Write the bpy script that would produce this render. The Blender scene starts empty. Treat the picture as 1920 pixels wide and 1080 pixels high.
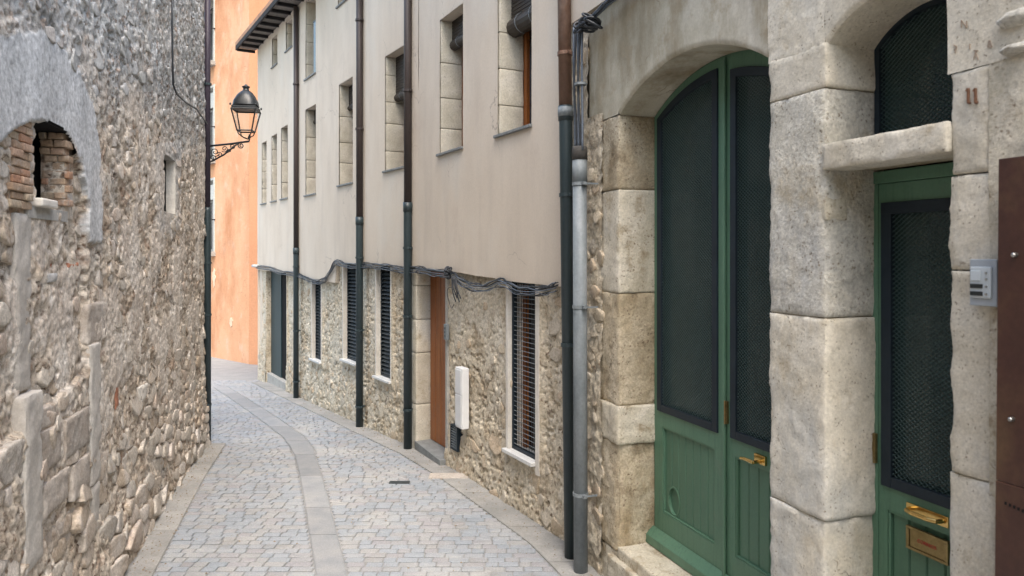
import bpy, bmesh, math, random
import numpy as np
from math import sin, cos, pi, radians, sqrt, atan2
random.seed(11)
RNG = np.random.default_rng(11)
sc = bpy.context.scene
COL = sc.collection

# ------------------------------------------------------------------ camera, sky, sun, exposure
E, F, CX, CY = 2.25, 1400.0, 960.0, 475.0          # eye height over the street, focal length in px, principal point
cam = bpy.data.cameras.new('camera')
cam.sensor_width = 36.0
cam.lens = F / 1920 * 36.0
cam.shift_y = -(540 - CY) / 1920
cam.clip_start = 0.05
cam.clip_end = 400
cam.dof.use_dof = True
cam.dof.focus_distance = 7.5
cam.dof.aperture_fstop = 4.0
camo = bpy.data.objects.new('camera', cam)
camo.location = (0, 0, E)
camo.rotation_euler = (radians(90), 0, 0)
COL.objects.link(camo)
sc.camera = camo

SUN_EL, SUN_AZ = radians(60), radians(163)          # azimuth from +Y clockwise: the light comes from behind the camera
world = bpy.data.worlds.new('World')
sc.world = world
world.use_nodes = True
wn = world.node_tree
wn.nodes.clear()
sky = wn.nodes.new('ShaderNodeTexSky')
sky.sky_type = 'NISHITA'
sky.sun_disc = False
sky.sun_elevation = SUN_EL
sky.sun_rotation = SUN_AZ
sky.air_density = 1.6
sky.dust_density = 4.0
sky.ozone_density = 1.0
bgn = wn.nodes.new('ShaderNodeBackground')
bgn.inputs['Strength'].default_value = 0.15
wo = wn.nodes.new('ShaderNodeOutputWorld')
wn.links.new(sky.outputs[0], bgn.inputs[0])
wn.links.new(bgn.outputs[0], wo.inputs[0])

sun = bpy.data.lights.new('sun', 'SUN')
sun.energy = 1.0
sun.angle = radians(28)
sun.color = (1.0, 0.95, 0.89)
suno = bpy.data.objects.new('sun', sun)
dx, dy, dz = sin(SUN_AZ) * cos(SUN_EL), cos(SUN_AZ) * cos(SUN_EL), sin(SUN_EL)
from mathutils import Vector
suno.rotation_euler = Vector((dx, dy, dz)).to_track_quat('Z', 'Y').to_euler()
suno.location = (0, 0, 30)
COL.objects.link(suno)
sc.view_settings.view_transform = 'Standard'
sc.view_settings.look = 'None'
sc.view_settings.gamma = 1
sc.view_settings.exposure = 1.64
sc.view_settings.use_curve_mapping = False
sc.render.engine = 'CYCLES'
sc.cycles.max_bounces = 6
sc.cycles.diffuse_bounces = 4
sc.cycles.glossy_bounces = 3
sc.cycles.transparent_max_bounces = 6
sc.cycles.caustics_reflective = False
sc.cycles.caustics_refractive = False

# ------------------------------------------------------------------ noise (numpy)
def _h(ix, iy, iz=0, k=0):
    n = (ix.astype(np.int64) * 374761393 + iy.astype(np.int64) * 668265263 + np.asarray(iz).astype(np.int64) * 2147483647 + k * 1274126177) & 0xffffffff
    n = ((n ^ (n >> 13)) * 1274126177) & 0xffffffff
    n = ((n ^ (n >> 16)) * 2246822519) & 0xffffffff
    return ((n ^ (n >> 15)) & 0xffffff) / float(0xffffff)

def vn2(x, y, k=0):
    xi, yi = np.floor(x), np.floor(y)
    fx, fy = x - xi, y - yi
    fx = fx * fx * (3 - 2 * fx); fy = fy * fy * (3 - 2 * fy)
    a, b = _h(xi, yi, 0, k), _h(xi + 1, yi, 0, k)
    c, d = _h(xi, yi + 1, 0, k), _h(xi + 1, yi + 1, 0, k)
    return (a * (1 - fx) + b * fx) * (1 - fy) + (c * (1 - fx) + d * fx) * fy

def fbm2(x, y, o=4, k=0, g=0.5):
    t, a, s = 0, 1.0, 0
    for i in range(o):
        t = t + a * (vn2(x, y, k + i * 7) * 2 - 1); s += a
        a *= g; x = x * 2.03 + 5.1; y = y * 2.03 + 1.7
    return t / s

def vn3(x, y, z, k=0):
    xi, yi, zi = np.floor(x), np.floor(y), np.floor(z)
    f = [x - xi, y - yi, z - zi]
    f = [q * q * (3 - 2 * q) for q in f]
    t = 0
    for i in (0, 1):
        for j in (0, 1):
            for l in (0, 1):
                w = (f[0] if i else 1 - f[0]) * (f[1] if j else 1 - f[1]) * (f[2] if l else 1 - f[2])
                t = t + w * _h(xi + i, yi + j, zi + l, k)
    return t * 2 - 1

def worley(x, y, k=0):
    xi, yi = np.floor(x), np.floor(y)
    best = np.full(np.shape(x), 9.0)
    idv = np.zeros(np.shape(x))
    for i in (-1, 0, 1):
        for j in (-1, 0, 1):
            cx = xi + i + _h(xi + i, yi + j, 0, k); cy = yi + j + _h(xi + i, yi + j, 0, k + 1)
            d = (x - cx) ** 2 + (y - cy) ** 2
            m = d < best
            best = np.where(m, d, best)
            idv = np.where(m, _h(xi + i, yi + j, 0, k + 2), idv)
    return np.sqrt(best), idv

def sstep(a, b, x):
    t = np.clip((x - a) / (b - a), 0, 1)
    return t * t * (3 - 2 * t)

def inpoly(poly, x, y):
    x = np.asarray(x, float); y = np.asarray(y, float)
    r = np.zeros(x.shape, bool)
    n = len(poly)
    for i in range(n):
        x1, y1 = poly[i]; x2, y2 = poly[(i + 1) % n]
        if y1 == y2: continue
        c = ((y1 > y) != (y2 > y)) & (x < (x2 - x1) * (y - y1) / (y2 - y1) + x1)
        r ^= c
    return r

# ------------------------------------------------------------------ places
class Wall:
    """s runs along the wall (left to right as seen from the street), n into the wall, z up"""
    def __init__(self, a, b):
        self.a = np.array(a, float); d = np.array(b, float) - self.a
        self.len = float(np.hypot(*d)); self.d = d / self.len
        self.n = np.array([-self.d[1], self.d[0]])
    def P(self, s, n, z):
        s, n, z = np.broadcast_arrays(np.asarray(s, float), np.asarray(n, float), np.asarray(z, float))
        return np.stack([self.a[0] + self.d[0] * s + self.n[0] * n, self.a[1] + self.d[1] * s + self.n[1] * n, z], -1)
    def S(self, px, n=0.0):
        r = (px - CX) / F
        # (a + s d + n N).x = r (a + s d + n N).y
        ax, ay = self.a + self.n * n
        return (r * ay - ax) / (self.d[0] - r * self.d[1])
    def on(self, px, py, n=0.0):
        s = self.S(px, n)
        Y = self.a[1] + self.d[1] * s + self.n[1] * n
        return s, E + (CY - py) / F * Y
    def Y(self, s, n=0.0):
        return self.a[1] + self.d[1] * s + self.n[1] * n

def lineA(px):                                     # far part of the plaster house
    r = (px - CX) / F; Y = 4.196 / (0.6017 + r); return (r * Y, Y)
def lineC(px):
    r = (px - CX) / F; Y = 2.4825 / (r + 0.354); return (r * Y, Y)
P0, K = lineA(486), lineA(790)
P5 = (0.424, 5.816)
PE = (2.4825 + 0.354 * 12.0, -12.0)  # wall runs on unseen behind the camera to cut low sky light
WA, WB, WC = Wall(P0, K), Wall(K, P5), Wall(P5, PE)
def lx(Y): return -1.452 - 0.2534 * Y
WL = Wall((lx(3.0), 3.0), (lx(9.17), 9.17))
OC = (-6.82, 19.4)
WO = Wall((-6.82 - 0.853 * 7, 19.4 + 7), OC)
WO2 = Wall(OC, (-3.9, 17.9))

def zg(Y):
    Y = np.asarray(Y, float)
    return np.where(Y > 7.5, -0.052 * (Y - 7.5), 0) + np.where(Y < 4.6, 0.12 * (4.6 - Y), 0)

def ground(px, py):
    Y = 6.0
    for _ in range(30):
        Y = (E - float(zg(Y))) * F / (py - CY)
    return (px - CX) / F * Y, Y

def rwall(Y):                                       # x of the right hand wall at depth Y
    for W in (WA, WB, WC):
        y0, y1 = W.Y(0), W.Y(W.len)
        if y1 <= Y <= y0:
            return float(W.a[0] + W.d[0] * (y0 - Y) / (y0 - y1) * W.len)
    return -5.37 if Y > 15 else 2.4825 - 0.354 * Y

# ------------------------------------------------------------------ materials
MATS = {}
def mat(name, cols, scale=5.0, stretch=(1, 1, 1), fine=0.25, fscale=45.0, rough=0.85, bump=0.3, bscale=60.0, bdist=0.01,
        metal=0.0, spec=0.3, pal=None, palmix=0.7, orand=0.0, specks=None, streak=None, mask=None, mask2=None, dirt=None, coat=0.0, cracks=None, dirt2=None, mask3=None):
    m = bpy.data.materials.new(name); m.use_nodes = True
    nt = m.node_tree; N = nt.nodes; L = nt.links
    N.clear()
    out = N.new('ShaderNodeOutputMaterial'); b = N.new('ShaderNodeBsdfPrincipled')
    L.new(b.outputs[0], out.inputs[0])
    b.inputs['Roughness'].default_value = rough; b.inputs['Metallic'].default_value = metal
    b.inputs['Specular IOR Level'].default_value = spec
    b.inputs['Coat Weight'].default_value = coat
    geo = N.new('ShaderNodeNewGeometry')
    def mp(sx):
        q = N.new('ShaderNodeMapping'); q.inputs['Scale'].default_value = sx
        L.new(geo.outputs['Position'], q.inputs['Vector']); return q.outputs[0]
    def noise(sc_, vec, det=6, ro=0.6):
        q = N.new('ShaderNodeTexNoise'); q.inputs['Scale'].default_value = sc_
        q.inputs['Detail'].default_value = det; q.inputs['Roughness'].default_value = ro
        L.new(vec, q.inputs['Vector']); return q.outputs[0]
    def ramp(fac, cs, lo=0.3, hi=0.7):
        q = N.new('ShaderNodeValToRGB'); el = q.color_ramp.elements
        n = len(cs)
        while len(el) < n: el.new(0.5)
        for i, c in enumerate(cs):
            el[i].position = lo + (hi - lo) * i / max(1, n - 1)
            el[i].color = (*c, 1) if not np.isscalar(c) else (c, c, c, 1)
        L.new(fac, q.inputs[0]); return q.outputs[0]
    def mix(fac, a, c, mode='MIX'):
        q = N.new('ShaderNodeMix'); q.data_type = 'RGBA'; q.blend_type = mode
        if np.isscalar(fac): q.inputs[0].default_value = fac
        else: L.new(fac, q.inputs[0])
        for sock, v in ((6, a), (7, c)):
            if isinstance(v, tuple): q.inputs[sock].default_value = (*v, 1)
            else: L.new(v, q.inputs[sock])
        return q.outputs[2]
    def attr(a):
        q = N.new('ShaderNodeAttribute'); q.attribute_name = a; return q.outputs['Fac']
    pos = mp((1, 1, 1)); vst = mp(stretch)
    col = ramp(noise(scale, vst), cols)
    if pal:
        q = N.new('ShaderNodeValToRGB'); q.color_ramp.interpolation = 'CONSTANT'
        el = q.color_ramp.elements
        while len(el) < len(pal): el.new(0.5)
        for i, c in enumerate(pal):
            el[i].position = i / len(pal); el[i].color = (*c, 1)
        L.new(attr('rnd'), q.inputs[0])
        col = mix(palmix, col, q.outputs[0])
    if mask: col = mix(attr('m1'), col, ramp(noise(mask[1], mp(mask[2])), mask[0]))
    if streak:
        f = ramp(noise(streak[1], mp(streak[2]), 5), (0.0, 1.0), streak[3], streak[4])
        col = mix(f, col, streak[0])
    if dirt:
        f = ramp(noise(dirt[1], pos, 8, 0.7), (0.0, 1.0), dirt[2], dirt[3])
        col = mix(f, col, dirt[0])
    if dirt2:
        f = ramp(noise(dirt2[1], mp((1, 1, .6)), 8, 0.65), (0.0, 1.0), dirt2[2], dirt2[3])
        col = mix(f, col, dirt2[0])
    if cracks:                                     # fine branching cracks, broken up by noise
        v = N.new('ShaderNodeTexVoronoi'); v.feature = 'DISTANCE_TO_EDGE'; v.inputs['Scale'].default_value = cracks[1]
        nz = N.new('ShaderNodeTexNoise'); nz.inputs['Scale'].default_value = cracks[1] * 2.5; nz.inputs['Detail'].default_value = 6; L.new(pos, nz.inputs['Vector'])
        ws = N.new('ShaderNodeVectorMath'); ws.operation = 'SCALE'; ws.inputs['Scale'].default_value = .7 / cracks[1]; L.new(nz.outputs['Color'], ws.inputs[0])
        w = N.new('ShaderNodeVectorMath'); w.operation = 'ADD'; L.new(pos, w.inputs[0]); L.new(ws.outputs[0], w.inputs[1]); L.new(w.outputs[0], v.inputs['Vector'])
        f = ramp(v.outputs['Distance'], (1.0, 0.0), 0.0, cracks[2])
        g = ramp(noise(cracks[1] * 1.1, pos, 3), (0.0, 1.0), cracks[3], cracks[3] + .06)
        k = N.new('ShaderNodeMath'); k.operation = 'MULTIPLY'; L.new(f, k.inputs[0]); L.new(g, k.inputs[1])
        col = mix(k.outputs[0], col, cracks[0])
    if specks:
        v = N.new('ShaderNodeTexVoronoi'); v.inputs['Scale'].default_value = specks[1]; v.inputs['Randomness'].default_value = 1
        w = N.new('ShaderNodeVectorMath'); w.operation = 'ADD'
        nz = N.new('ShaderNodeTexNoise'); nz.inputs['Scale'].default_value = specks[1] * 1.3; L.new(pos, nz.inputs['Vector'])
        ws = N.new('ShaderNodeVectorMath'); ws.operation = 'SCALE'; ws.inputs['Scale'].default_value = 1.2 / specks[1]
        L.new(nz.outputs['Color'], ws.inputs[0]); L.new(pos, w.inputs[0]); L.new(ws.outputs[0], w.inputs[1]); L.new(w.outputs[0], v.inputs['Vector'])
        f = ramp(v.outputs['Distance'], (1.0, 0.0), specks[2], specks[3])
        g = ramp(noise(specks[1] / 5, pos, 3), (0.0, 1.0), 0.42, 0.58)
        k = N.new('ShaderNodeMath'); k.operation = 'MULTIPLY'; L.new(f, k.inputs[0]); L.new(g, k.inputs[1])
        col = mix(k.outputs[0], col, specks[0])
    if mask2: col = mix(attr('m2'), col, ramp(noise(mask2[1], mp(mask2[2])), mask2[0]))
    if mask3:
        c3 = ramp(noise(mask3[1], mp(mask3[2])), mask3[0])
        c3 = mix(ramp(noise(mask3[1] * 5, pos, 6), (0.0, .7), .54, .68), c3, (.40, .31, .24))
        col = mix(attr('m3'), col, c3)
    fn = ramp(noise(fscale, pos, 5, 0.7), (1 - fine, 1 + fine * 0.6))
    col = mix(1.0, col, fn, 'MULTIPLY')
    if orand:
        oi = N.new('ShaderNodeObjectInfo')
        col = mix(1.0, col, ramp(oi.outputs['Random'], (1 - orand, 1 + orand * 0.5), 0, 1), 'MULTIPLY')
    L.new(col, b.inputs['Base Color'])
    if bump:
        h1 = noise(bscale, pos, 6, 0.7); h2 = noise(bscale / 5, pos, 3)
        ad = N.new('ShaderNodeMath'); ad.operation = 'MULTIPLY_ADD'; ad.inputs[1].default_value = 1.4
        L.new(h2, ad.inputs[0]); L.new(h1, ad.inputs[2])
        bp = N.new('ShaderNodeBump'); bp.inputs['Strength'].default_value = bump; bp.inputs['Distance'].default_value = bdist
        if mask2:
            km = N.new('ShaderNodeMath'); km.operation = 'MULTIPLY_ADD'; km.inputs[1].default_value = -.75 * bump; km.inputs[2].default_value = bump
            L.new(attr('m2'), km.inputs[0]); L.new(km.outputs[0], bp.inputs['Strength'])
        L.new(ad.outputs[0], bp.inputs['Height']); L.new(bp.outputs[0], b.inputs['Normal'])
    MATS[name] = m
    return m

RPAL = [(.53, .46, .40), (.46, .44, .41), (.58, .50, .43), (.38, .38, .37), (.50, .40, .31), (.66, .61, .55), (.38, .29, .21), (.54, .43, .37), (.50, .48, .45), (.60, .57, .52)]
m_rub = mat('rubble_mortar', [(.34, .26, .19), (.54, .465, .375), (.68, .615, .53)], 4.5, fine=.5, fscale=34, bump=.8, bscale=60, bdist=.010,
            mask=([(.22, .22, .21), (.42, .425, .42), (.60, .61, .61)], 3.2, (1, 1, .35)),
            mask2=([(.42, .43, .435), (.54, .55, .555), (.62, .63, .635)], 2.5, (2, 2, .5)), specks=((.13, .08, .05), 19, .14, .42), dirt=((.36, .25, .18), 8, .53, .68),  # specks: shade of deep voids painted in as dark brown
            dirt2=((.30, .29, .27), 2.2, .54, .70), cracks=((.16, .11, .08), 7, .03, .50),
            mask3=([(.52, .45, .38), (.66, .59, .51), (.76, .71, .64)], 4, (1, 1, .7)))
m_stone = mat('field_stone', [(.27, .21, .15), (.48, .41, .32), (.64, .57, .47)], 8.0, fine=.4, fscale=60, bump=.6, bscale=70, bdist=.008,
              pal=RPAL, palmix=.45, dirt=((.30, .22, .15), 9, .54, .72), dirt2=((.60, .55, .50), 2.5, .5, .66))
m_gstone = mat('grey_stone', [(.30, .29, .28), (.45, .445, .43), (.58, .57, .56)], 7.0, fine=.35, fscale=60, bump=.6, bscale=70, bdist=.008,
              pal=[(.37, .37, .36), (.30, .30, .28), (.45, .44, .42), (.38, .33, .29), (.42, .42, .42)], palmix=.5)
m_base = mat('crusty_base_wall', [(.40, .32, .22), (.60, .53, .41), (.70, .64, .53)], 4.5, fine=.45, fscale=38, bump=.8, bscale=60, bdist=.012,
             dirt=((.30, .20, .11), 9, .56, .72), specks=((.17, .12, .08), 17, .12, .36),
             mask3=([(.50, .44, .34), (.62, .56, .45), (.70, .65, .55)], 4, (1, 1, .7)))
m_bstone = mat('base_stone', [(.38, .30, .20), (.54, .46, .34), (.64, .57, .46)], 9.0, fine=.35, fscale=60, bump=.7, bscale=60, bdist=.01,
              pal=[(.54, .46, .35), (.44, .35, .25), (.58, .51, .40), (.50, .38, .27), (.42, .39, .34), (.62, .57, .49)], palmix=.5)
m_plaster = mat('beige_plaster', [(.56, .485, .395), (.605, .53, .437), (.64, .57, .48)], 1.3, (1, 1, .6), fine=.07, fscale=60, bump=.15, bscale=40, bdist=.004,
                streak=((.52, .455, .38), 1.8, (2.2, 2.2, .35), .50, .82), rough=.92, dirt=((.50, .42, .345), 1.4, .56, .84), dirt2=((.60, .56, .49), .9, .52, .75), cracks=((.36, .31, .26), 1.1, .006, .56))
m_orange = mat('orange_plaster', [(.62, .31, .16), (.70, .385, .22), (.75, .44, .28)], .7, (1, 1, .8), fine=.12, fscale=22, bump=.3, bscale=18, bdist=.02,
               streak=((.58, .28, .15), .5, (1, 1, .6), .50, .82), rough=.9, dirt=((.68, .48, .34), 2.2, .54, .70), dirt2=((.52, .23, .11), .8, .50, .70), cracks=((.45, .2, .1), .9, .006, .5))
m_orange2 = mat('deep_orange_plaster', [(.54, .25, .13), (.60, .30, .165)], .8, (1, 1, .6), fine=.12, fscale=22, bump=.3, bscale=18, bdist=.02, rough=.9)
m_patch = mat('bare_plaster_patch', [(.72, .52, .36), (.76, .58, .42)], 3, fine=.1)
m_ash = mat('dressed_stone', [(.43, .38, .28), (.59, .54, .43), (.70, .65, .55)], 3.2, (1, 1, .7), fine=.26, fscale=70, bump=.7, bscale=75, bdist=.006,
            dirt=((.29, .22, .13), 5.5, .53, .70), dirt2=((.62, .58, .49), 2.2, .52, .66), specks=((.20, .15, .10), 42, .08, .34), cracks=((.16, .12, .08), 4.5, .012, .58), orand=.14)
m_ashp = mat('pale_dressed_stone', [(.53, .48, .38), (.65, .605, .505), (.73, .69, .60)], 3.2, fine=.22, fscale=75, bump=.55, bscale=80, bdist=.005,
             dirt=((.40, .33, .22), 4.5, .55, .72), dirt2=((.52, .52, .49), 1.8, .50, .68), specks=((.22, .18, .13), 52, .06, .30), cracks=((.20, .16, .11), 3.8, .011, .60), orand=.12)
m_ashg = mat('pitted_grey_stone', [(.47, .45, .39), (.61, .585, .51), (.70, .675, .60)], 6, fine=.34, fscale=60, bump=.9, bscale=60, bdist=.01,
             dirt=((.42, .34, .21), 3, .52, .70), dirt2=((.50, .50, .48), 1.6, .48, .64), specks=((.22, .18, .13), 46, .08, .38), cracks=((.2, .16, .11), 4, .01, .60))
m_ashb = mat('dark_brown_stone', [(.25, .19, .11), (.42, .35, .24), (.56, .49, .37)], 3.4, (1, 1, .5), fine=.34, fscale=65, bump=.8, bscale=70, bdist=.008,  # darker, browner tone than the other dressed stone
             dirt=((.20, .15, .09), 4, .54, .70), dirt2=((.58, .52, .40), 2.4, .52, .66), specks=((.16, .11, .07), 42, .08, .36), cracks=((.14, .1, .06), 4, .012, .56), orand=.1)
m_render = mat('old_lime_render', [(.36, .33, .25), (.50, .47, .38), (.60, .57, .49)], 2.0, (1, 1, .6), fine=.12, fscale=60, bump=.3, bscale=40, bdist=.006,
               streak=((.24, .20, .13), 2.0, (1.6, 1.6, .5), .47, .68), rough=.9, dirt=((.33, .27, .18), 5, .52, .72), cracks=((.2, .16, .11), 2.2, .010, .55))
m_jamb = mat('window_jamb_stone', [(.46, .42, .34), (.56, .52, .43), (.64, .60, .52)], 5, fine=.2, fscale=60, bump=.5, bscale=50, bdist=.008,
             specks=((.30, .27, .22), 50, .05, .28), orand=.12)
m_brick = mat('old_brick', [(.34, .20, .12), (.42, .27, .17), (.46, .34, .23)], 9, fine=.35, fscale=60, bump=.6, bscale=60,
              pal=[(.44, .34, .25), (.42, .22, .14), (.42, .37, .28), (.46, .32, .24), (.38, .28, .20)], palmix=.65, dirt=((.45, .41, .36), 12, .54, .7))
m_cream = mat('cream_render', [(.58, .54, .48), (.70, .67, .61)], 6, fine=.12, bump=.3)
m_green = mat('green_door_paint', [(.078, .165, .106), (.092, .190, .124), (.104, .210, .140)], 2.5, (1, 1, .4), fine=.10, fscale=80, bump=.07, bscale=60, rough=.45, spec=.4, dirt=((.11, .17, .12), 7, .55, .80), streak=((.062, .135, .09), 9, (5, 5, .35), .52, .8))
m_green2 = mat('green_door_panel_paint', [(.070, .150, .098), (.084, .176, .114)], 3.5, (1, 1, .3), dirt=((.10, .15, .11), 7, .60, .80), fine=.1, fscale=80, bump=.05, bscale=60, rough=.45, spec=.4)
m_navy = mat('dark_blue_metal', [(.012, .020, .028), (.018, .029, .040)], 6, fine=.1, bump=.05, rough=.5, spec=.25)
m_mesh = mat('mesh_wire', [(.038, .072, .070), (.050, .092, .088)], 8, fine=.1, bump=0, rough=.5, spec=.4)
m_behind = mat('dark_pane', [(.026, .046, .044), (.036, .062, .060)], 3, fine=.05, bump=0, rough=.12, spec=.5)
m_brass = mat('brass', [(.62, .42, .14), (.75, .54, .22)], 12, fine=.1, bump=.05, rough=.22, metal=1)
m_brassd = mat('dull_brass', [(.22, .16, .07), (.32, .25, .12)], 20, fine=.2, bump=.1, rough=.4, metal=.9)
m_red = mat('red_lettering', [(.42, .04, .04), (.48, .06, .05)], 10, bump=0)
m_pdark = mat('dark_pipe_paint', [(.020, .034, .040), (.030, .048, .055)], 3, (1, 1, .3), fine=.15, bump=.08, rough=.42, spec=.5, streak=((.055, .075, .08), 4, (3, 3, .4), .55, .8))
m_pbrown = mat('copper_pipe', [(.034, .027, .026), (.050, .038, .035), (.070, .053, .048)], 3, (1, 1, .3), fine=.2, bump=.1, rough=.5, spec=.4)
m_pcop = mat('weathered_copper_pipe', [(.12, .065, .04), (.17, .10, .07), (.26, .20, .17)], 5, (1, 1, .35), fine=.25, fscale=30, bump=.12, rough=.45, spec=.4)
m_pplum = mat('plum_pipe', [(.045, .035, .05), (.06, .048, .065)], 3, fine=.15, bump=.08, rough=.45)
m_galv = mat('galvanised_steel', [(.13, .155, .17), (.19, .215, .23), (.25, .275, .29)], 7, (1, 1, .4), fine=.15, bump=.08, rough=.6, metal=.1, spec=.35, dirt=((.10, .12, .13), 6, .58, .75))
m_cap = mat('rubber_collar', [(.05, .048, .045), (.08, .075, .07)], 8, bump=.2, rough=.8)
m_cable = mat('black_cable', [(.012, .015, .02), (.025, .03, .038)], 8, bump=0, rough=.45, spec=.5)
m_cable2 = mat('grey_blue_cable', [(.07, .09, .12), (.11, .13, .16)], 8, bump=0, rough=.45, spec=.5)
m_wood = mat('brown_varnished_wood', [(.15, .045, .010), (.25, .080, .018), (.31, .11, .028)], 5, (6, 6, .35), fine=.2, bump=.1, rough=.4, spec=.4)
m_slat = mat('dark_louvre', [(.025, .032, .035), (.045, .052, .055)], 6, fine=.15, bump=.05, rough=.5)
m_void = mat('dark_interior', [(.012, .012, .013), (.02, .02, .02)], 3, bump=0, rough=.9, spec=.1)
m_sill = mat('slate_sill', [(.16, .17, .17), (.24, .25, .25)], 8, fine=.2, bump=.2, rough=.7)
m_wsill = mat('pale_marble_sill', [(.55, .56, .55), (.66, .66, .64)], 5, fine=.12, bump=.1, rough=.6)
m_white = mat('white_painted_metal', [(.62, .63, .64), (.70, .71, .72)], 3, fine=.04, bump=0, rough=.45)
m_grey = mat('grey_plastic', [(.30, .34, .38), (.36, .40, .44)], 5, fine=.04, bump=0, rough=.35, spec=.5)
m_greyl = mat('light_grey_plastic', [(.44, .50, .54), (.52, .57, .60)], 5, fine=.03, bump=0, rough=.3, spec=.5)
m_black = mat('black_plastic', [(.015, .02, .022), (.03, .035, .035)], 5, bump=0, rough=.35)
m_rust = mat('rust_brown_steel', [(.040, .016, .014), (.062, .026, .018), (.12, .070, .034)], 2.6, (1, 1, .8), fine=.22, fscale=40, bump=.1, bscale=40, rough=.45, spec=.45)
m_steel = mat('steel_bolt', [(.35, .35, .33), (.5, .5, .48)], 9, bump=0, rough=.3, metal=.9)
m_teal = mat('teal_painted_panel', [(.014, .032, .038), (.022, .045, .052)], 2, (1, 1, .3), fine=.08, bump=.05, rough=.5)
m_conc = mat('concrete', [(.30, .29, .27), (.42, .41, .38)], 6, fine=.2, bump=.3)
m_roofb = mat('soffit_board', [(.16, .14, .125), (.26, .24, .22)], 6, (3, 3, 1), fine=.3, bump=.3, orand=.25)
m_rafter = mat('dark_rafter', [(.018, .018, .02), (.035, .032, .032)], 6, fine=.2, bump=.2)
m_tile = mat('roof_tile', [(.30, .16, .10), (.42, .26, .17)], 6, fine=.3, bump=.3, orand=.3)
m_iron = mat('black_iron', [(.012, .015, .018), (.022, .026, .03)], 8, fine=.15, bump=.08, rough=.42, spec=.5)
m_blind = mat('brown_blind_slats', [(.028, .022, .018), (.055, .045, .036)], 8, (1, 1, 6), fine=.2, bump=.1, rough=.5)
m_number = mat('brown_lettering', [(.14, .065, .035), (.22, .12, .075)], 30, fine=.3, bump=0)
m_number2 = mat('faded_lettering', [(.30, .23, .17), (.40, .33, .26)], 30, fine=.3, bump=0)
SPAL = [(.27, .30, .335), (.29, .305, .325), (.295, .29, .295), (.24, .275, .31), (.30, .30, .295), (.27, .30, .335), (.285, .27, .28), (.25, .28, .31), (.31, .305, .295), (.28, .31, .345)]
m_sett = mat('granite_sett', [(.23, .25, .27), (.295, .31, .325), (.35, .355, .36)], 2.0, fine=.28, fscale=90, bump=.3, bscale=110, bdist=.004, pal=SPAL, palmix=.55, dirt=((.24, .23, .21), 3, .54, .76), dirt2=((.37, .37, .36), 1.3, .52, .7), rough=.72)
m_joint = mat('sett_joint', [(.235, .24, .24), (.31, .31, .305)], 3, fine=.25, bump=.4, rough=.9)
m_slab = mat('granite_slab', [(.22, .235, .25), (.265, .275, .285), (.31, .31, .31)], 4, fine=.2, fscale=90, bump=.25, bscale=100, bdist=.003, orand=.12, rough=.75)
m_edge = mat('pale_cement', [(.23, .23, .22), (.295, .29, .275), (.36, .35, .33)], 3, fine=.22, fscale=60, bump=.35, bscale=60, bdist=.005, orand=.08, dirt=((.25, .24, .215), 4, .52, .74), cracks=((.16, .15, .14), 2.5, .010, .55))
m_terr = mat('ground_cobbles', [(.25, .26, .27), (.33, .33, .32)], 7, (1, 3, 1), fine=.2, bump=.3)
gm = bpy.data.materials.new('clear_glass'); gm.use_nodes = True
_b = gm.node_tree.nodes['Principled BSDF']; _b.inputs['Transmission Weight'].default_value = 1; _b.inputs['Roughness'].default_value = .03; _b.inputs['IOR'].default_value = 1.05
_b.inputs['Base Color'].default_value = (.95, .97, .97, 1)
m_glass = gm
m_pane = mat('window_glass', [(.02, .025, .03), (.05, .06, .07)], 1.5, fine=0, bump=0, rough=.06, spec=.6)
m_curtain = mat('pale_blind', [(.50, .50, .46), (.60, .60, .55)], 4, (1, 1, 8), fine=.1, bump=0)

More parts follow.
